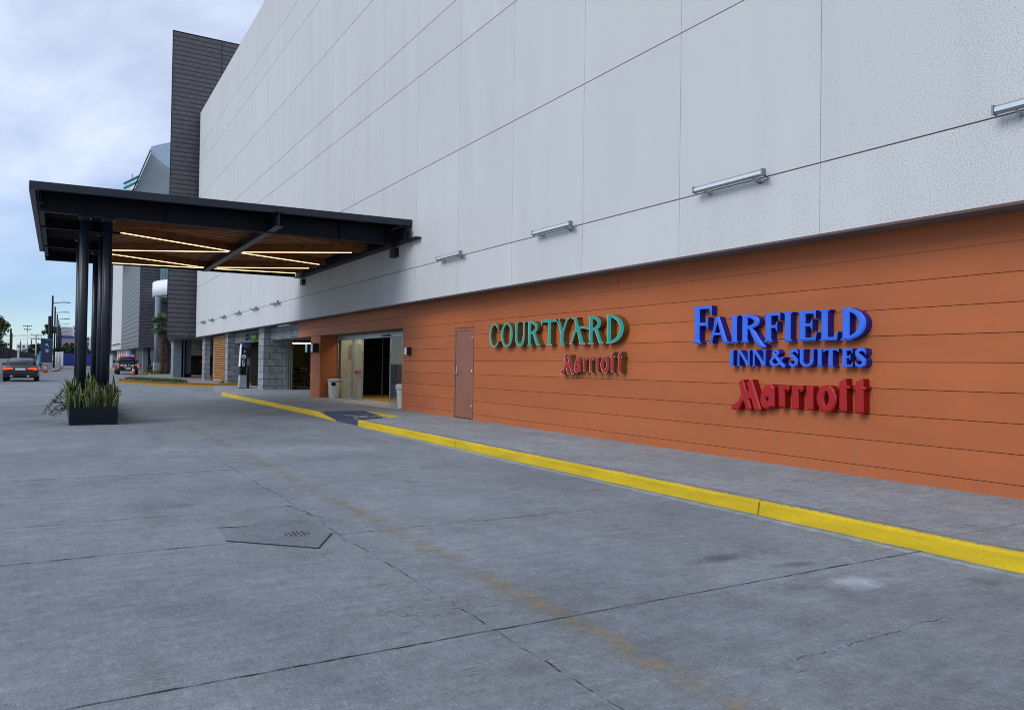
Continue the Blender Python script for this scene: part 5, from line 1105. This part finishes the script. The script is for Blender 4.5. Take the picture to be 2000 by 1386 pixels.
q = MB(); q.rbox(-2.05, -1.72, 118, 118.5, .1, 4.0, .03); bn = solo('banner', q, M['blue'], (-1.9, 118, .1), 'narrow blue banner sign just left of the slate totem', 'sign')
block('brick_house', (5.6, 240, 0), (1.4, 5, 6.4), mat('red_brick_far', (.33, .07, .05), .85), 'red house glimpsed between the front canopy columns')

# ------------------------------------------------------------------ vehicles
def loft(mb, secs, mi=0, capf=True):
    prev = None
    for i, (y, pts) in enumerate(secs):
        row = [mb.bm.verts.new((x, y, z)) for x, z in pts]
        if prev:
            for k in range(len(row)): f = mb.bm.faces.new((prev[k], prev[(k+1) % len(row)], row[(k+1) % len(row)], row[k])); f.material_index = mi; f.smooth = True
        elif capf: mb.bm.faces.new(row[::-1]).material_index = mi
        prev = row
    if capf: mb.bm.faces.new(prev).material_index = mi
def sec(hw, zb, zm_, zt, tw=.86, r=.08):
    h = [(hw*.86, zb), (hw*.97, zb+.08), (hw, (zb+zm_)/2), (hw*.985, zm_), (hw*tw, zt-.03), (hw*(tw-.12), zt)]
    return [(-x, z) for x, z in h][::-1][::-1] + [(x, z) for x, z in h[::-1]]
def wheel(t, x, y, r, w_, name='wheel'):
    q = MB(); N = 24; prof = [(r*.62, -w_/2), (r*.93, -w_/2), (r, -w_*.3), (r, w_*.3), (r*.93, w_/2), (r*.62, w_/2)]; rings = []
    for rr_, dx_ in prof: rings.append([q.bm.verts.new((x+dx_, y+rr_*math.cos(2*math.pi*k/N), r+rr_*math.sin(2*math.pi*k/N))) for k in range(N)])
    for a, b in zip(rings, rings[1:]):
        for k in range(N): f = q.bm.faces.new((a[k], a[(k+1) % N], b[(k+1) % N], b[k])); f.smooth = True
    wo_ = part(name, q, M['tyre'], t, world=False)
    q = MB(); q.tube([(x-w_*.42, y, r), (x+w_*.42, y, r)], r*.62, 20); part('rim', q, M['galv'], wo_, world=False)
# sedan: local y forward, rear at 0
car = thing('sedan_car', (-1.97, 55, 0), 'black sedan with lit red tail lamps driving away on the left', 'car')
q = MB()
loft(q, [(0.0, sec(.80, .42, .66, .80, .92)), (.10, sec(.88, .30, .74, .93, .92)), (.35, sec(.915, .24, .78, .975, .93)), (.9, sec(.925, .22, .80, .99, .93)), (2.4, sec(.925, .20, .80, .96, .93)), (3.5, sec(.92, .20, .76, .92, .90)), (4.3, sec(.88, .22, .66, .80, .86)), (4.65, sec(.74, .30, .52, .66, .86))])
part('body', q, M['carpaint'], car, world=False)
q = MB()
def gsec(hb, ht, zb, zt): return [(-hb, zb), (-ht, zt-.05), (-ht*.86, zt), (ht*.86, zt), (ht, zt-.05), (hb, zb)]
loft(q, [(.45, gsec(.70, .66, .955, .99)), (.85, gsec(.80, .66, .97, 1.25)), (1.35, gsec(.82, .62, .975, 1.395)), (2.1, gsec(.82, .62, .97, 1.42)), (2.7, gsec(.82, .63, .96, 1.36)), (3.45, gsec(.80, .72, .91, .96))]); part('greenhouse', q, M['carpaint'], car, world=False)
q = MB(); q.face([(-.60, .50, 1.015), (.60, .50, 1.015), (.52, 1.28, 1.385), (-.52, 1.28, 1.385)]); rw_ = part('rear_window', q, M['carglass'], car, world=False)
for s in (-1, 1):
    q = MB(); q.face([(s*.828, .95, 1.0), (s*.828, 3.2, .98), (s*.66, 2.7, 1.33), (s*.648, 1.3, 1.36)]); part('side_window', q, M['carglass'], car, world=False)
    q = MB(); q.prism([(s*.86, .70), (s*.86, .865), (s*.52, .86), (s*.34, .80), (s*.38, .76)], -.03, .12, axis='y'); part('tail_lamp', q, M['tail'], car, world=False)
    q = MB(); q.rbox(s*.90 if s > 0 else -1.08, 1.08 if s > 0 else -.90, 2.95, 3.12, .98, 1.12, .03); part('mirror', q, M['carpaint'], car, world=False)
    for y_ in (.95, 3.75): wheel(car, s*.80, y_, .33, .23)
q = MB(); q.rbox(-.26, .26, -.035, 0, .69, .82, .008); part('number_plate', q, M['white'], car, world=False)
q = MB(); q.rbox(-.84, .84, -.06, .12, .30, .52, .04); part('bumper', q, M['black'], car, world=False)
q = MB(); q.tube([(-.5, -.05, .33), (-.35, -.05, .33)], .04, 8); q.tube([(.35, -.05, .33), (.5, -.05, .33)], .04, 8); part('exhaust', q, M['steel'], car, world=False)
# pickup
tk = thing('police_pickup', (5.9, 84, 0), 'black police pickup truck with red and blue roof lights seen from behind', 'truck')
q = MB()
loft(q, [(0, sec(.88, .48, .80, 1.08, .96)), (.12, sec(.92, .42, .84, 1.13, .96)), (2.0, sec(.93, .40, .84, 1.14, .96)), (3.9, sec(.93, .38, .84, 1.12, .96)), (4.9, sec(.91, .38, .80, 1.06, .93)), (5.35, sec(.86, .42, .72, .98, .92))]); part('body', q, M['carpaint'], tk, world=False)
q = MB(); loft(q, [(1.75, gsec(.84, .70, 1.12, 1.42)), (2.0, gsec(.86, .68, 1.13, 1.70)), (3.0, gsec(.86, .68, 1.13, 1.74)), (3.6, gsec(.86, .70, 1.12, 1.66)), (4.3, gsec(.84, .76, 1.10, 1.16))]); part('cab', q, M['carpaint'], tk, world=False)
q = MB(); q.face([(-.66, 1.74, 1.20), (.66, 1.74, 1.20), (.56, 1.90, 1.66), (-.56, 1.90, 1.66)]); part('rear_window', q, M['carglass'], tk, world=False)
q = MB(); q.rbox(-.86, .86, -.02, .06, .60, 1.12, .015); tg = part('tailgate', q, M['carpaint'], tk, world=False)
q = MB()
for x, z, w_, h_ in ((-.56, .92, .24, .18), (-.26, .92, .24, .18), (.06, .95, .16, .09), (.36, .90, .28, .12), (.68, .95, .18, .12)): q.rbox(x-w_/2, x+w_/2, -.028, -.021, z-h_/2, z+h_/2, .002)
part('decals', q, M['white'], tg, world=False)
SANS = dict(P=[[(0, 0), (0, 1), (.5, 1), (.62, .75), (.5, .5), (0, .5)]], O=[[(0, .15), (0, .85), (.15, 1), (.5, 1), (.65, .85), (.65, .15), (.5, 0), (.15, 0), (0, .15)]], L=[[(0, 1), (0, 0), (.55, 0)]], I=[[(.1, 0), (.1, 1)]], C=[[(.6, .85), (.45, 1), (.15, 1), (0, .85), (0, .15), (.15, 0), (.45, 0), (.6, .15)]], A=[[(0, 0), (.32, 1), (.64, 0)], [(.12, .35), (.52, .35)]])
q = MB(); x = -.42
for chx in 'POLICIA':
    for st_ in SANS[chx]:
        for a, b in zip(st_, st_[1:]): q.beam((x+a[0]*.13, -.025, .70+a[1]*.11), (x+b[0]*.13, -.025, .70+b[1]*.11), .006, .024, up=(0, 1, 0)) if False else q.beam((x+a[0]*.13, -.026, .70+a[1]*.11), (x+b[0]*.13, -.026, .70+b[1]*.11), .024, .008, up=(0, 1, 0))
    x += .065 if chx == 'I' else .125
part('lettering', q, M['white'], tg, world=False)
q = MB(); q.rbox(-.22, .22, -.10, -.085, .52, .66, .005); part('number_plate', q, M['white'], tk, world=False)
q = MB(); q.rbox(-.90, .90, -.16, .0, .36, .52, .03); part('bumper', q, M['black'], tk, world=False)
for s in (-1, 1):
    q = MB(); q.rbox(min(s*.80, s*.915), max(s*.80, s*.915), -.03, .05, .66, 1.06, .015); part('tail_lamp', q, M['redlamp'], tk, world=False)
    q = MB(); q.rbox(min(s*.92, s*1.14), max(s*.92, s*1.14), 3.45, 3.6, 1.18, 1.40, .03); part('mirror', q, M['black'], tk, world=False)
    for y_ in (1.05, 4.35): wheel(tk, s*.80, y_, .38, .26)
q = MB(); q.box(-.60, .60, 2.2, 2.45, 1.74, 1.78); lbx = part('light_bar', q, M['black'], tk, world=False)
q = MB(); q.rbox(-.62, -.18, 2.18, 2.46, 1.785, 1.95, .03); part('lamp', q, M['redlamp'], lbx, world=False)
q = MB(); q.rbox(.14, .50, 2.18, 2.46, 1.785, 1.93, .03); part('lamp', q, M['bluelamp'], lbx, world=False)
q = MB(); q.rbox(.51, .68, 2.18, 2.46, 1.785, 1.95, .03); part('lamp', q, M['redlamp'], lbx, world=False)
q = MB(); q.tube([(-.7, 1.6, 1.1), (-.66, 1.62, 1.62), (.66, 1.62, 1.62), (.7, 1.6, 1.1)], .035, 8); part('roll_bar', q, M['black'], tk, world=False)
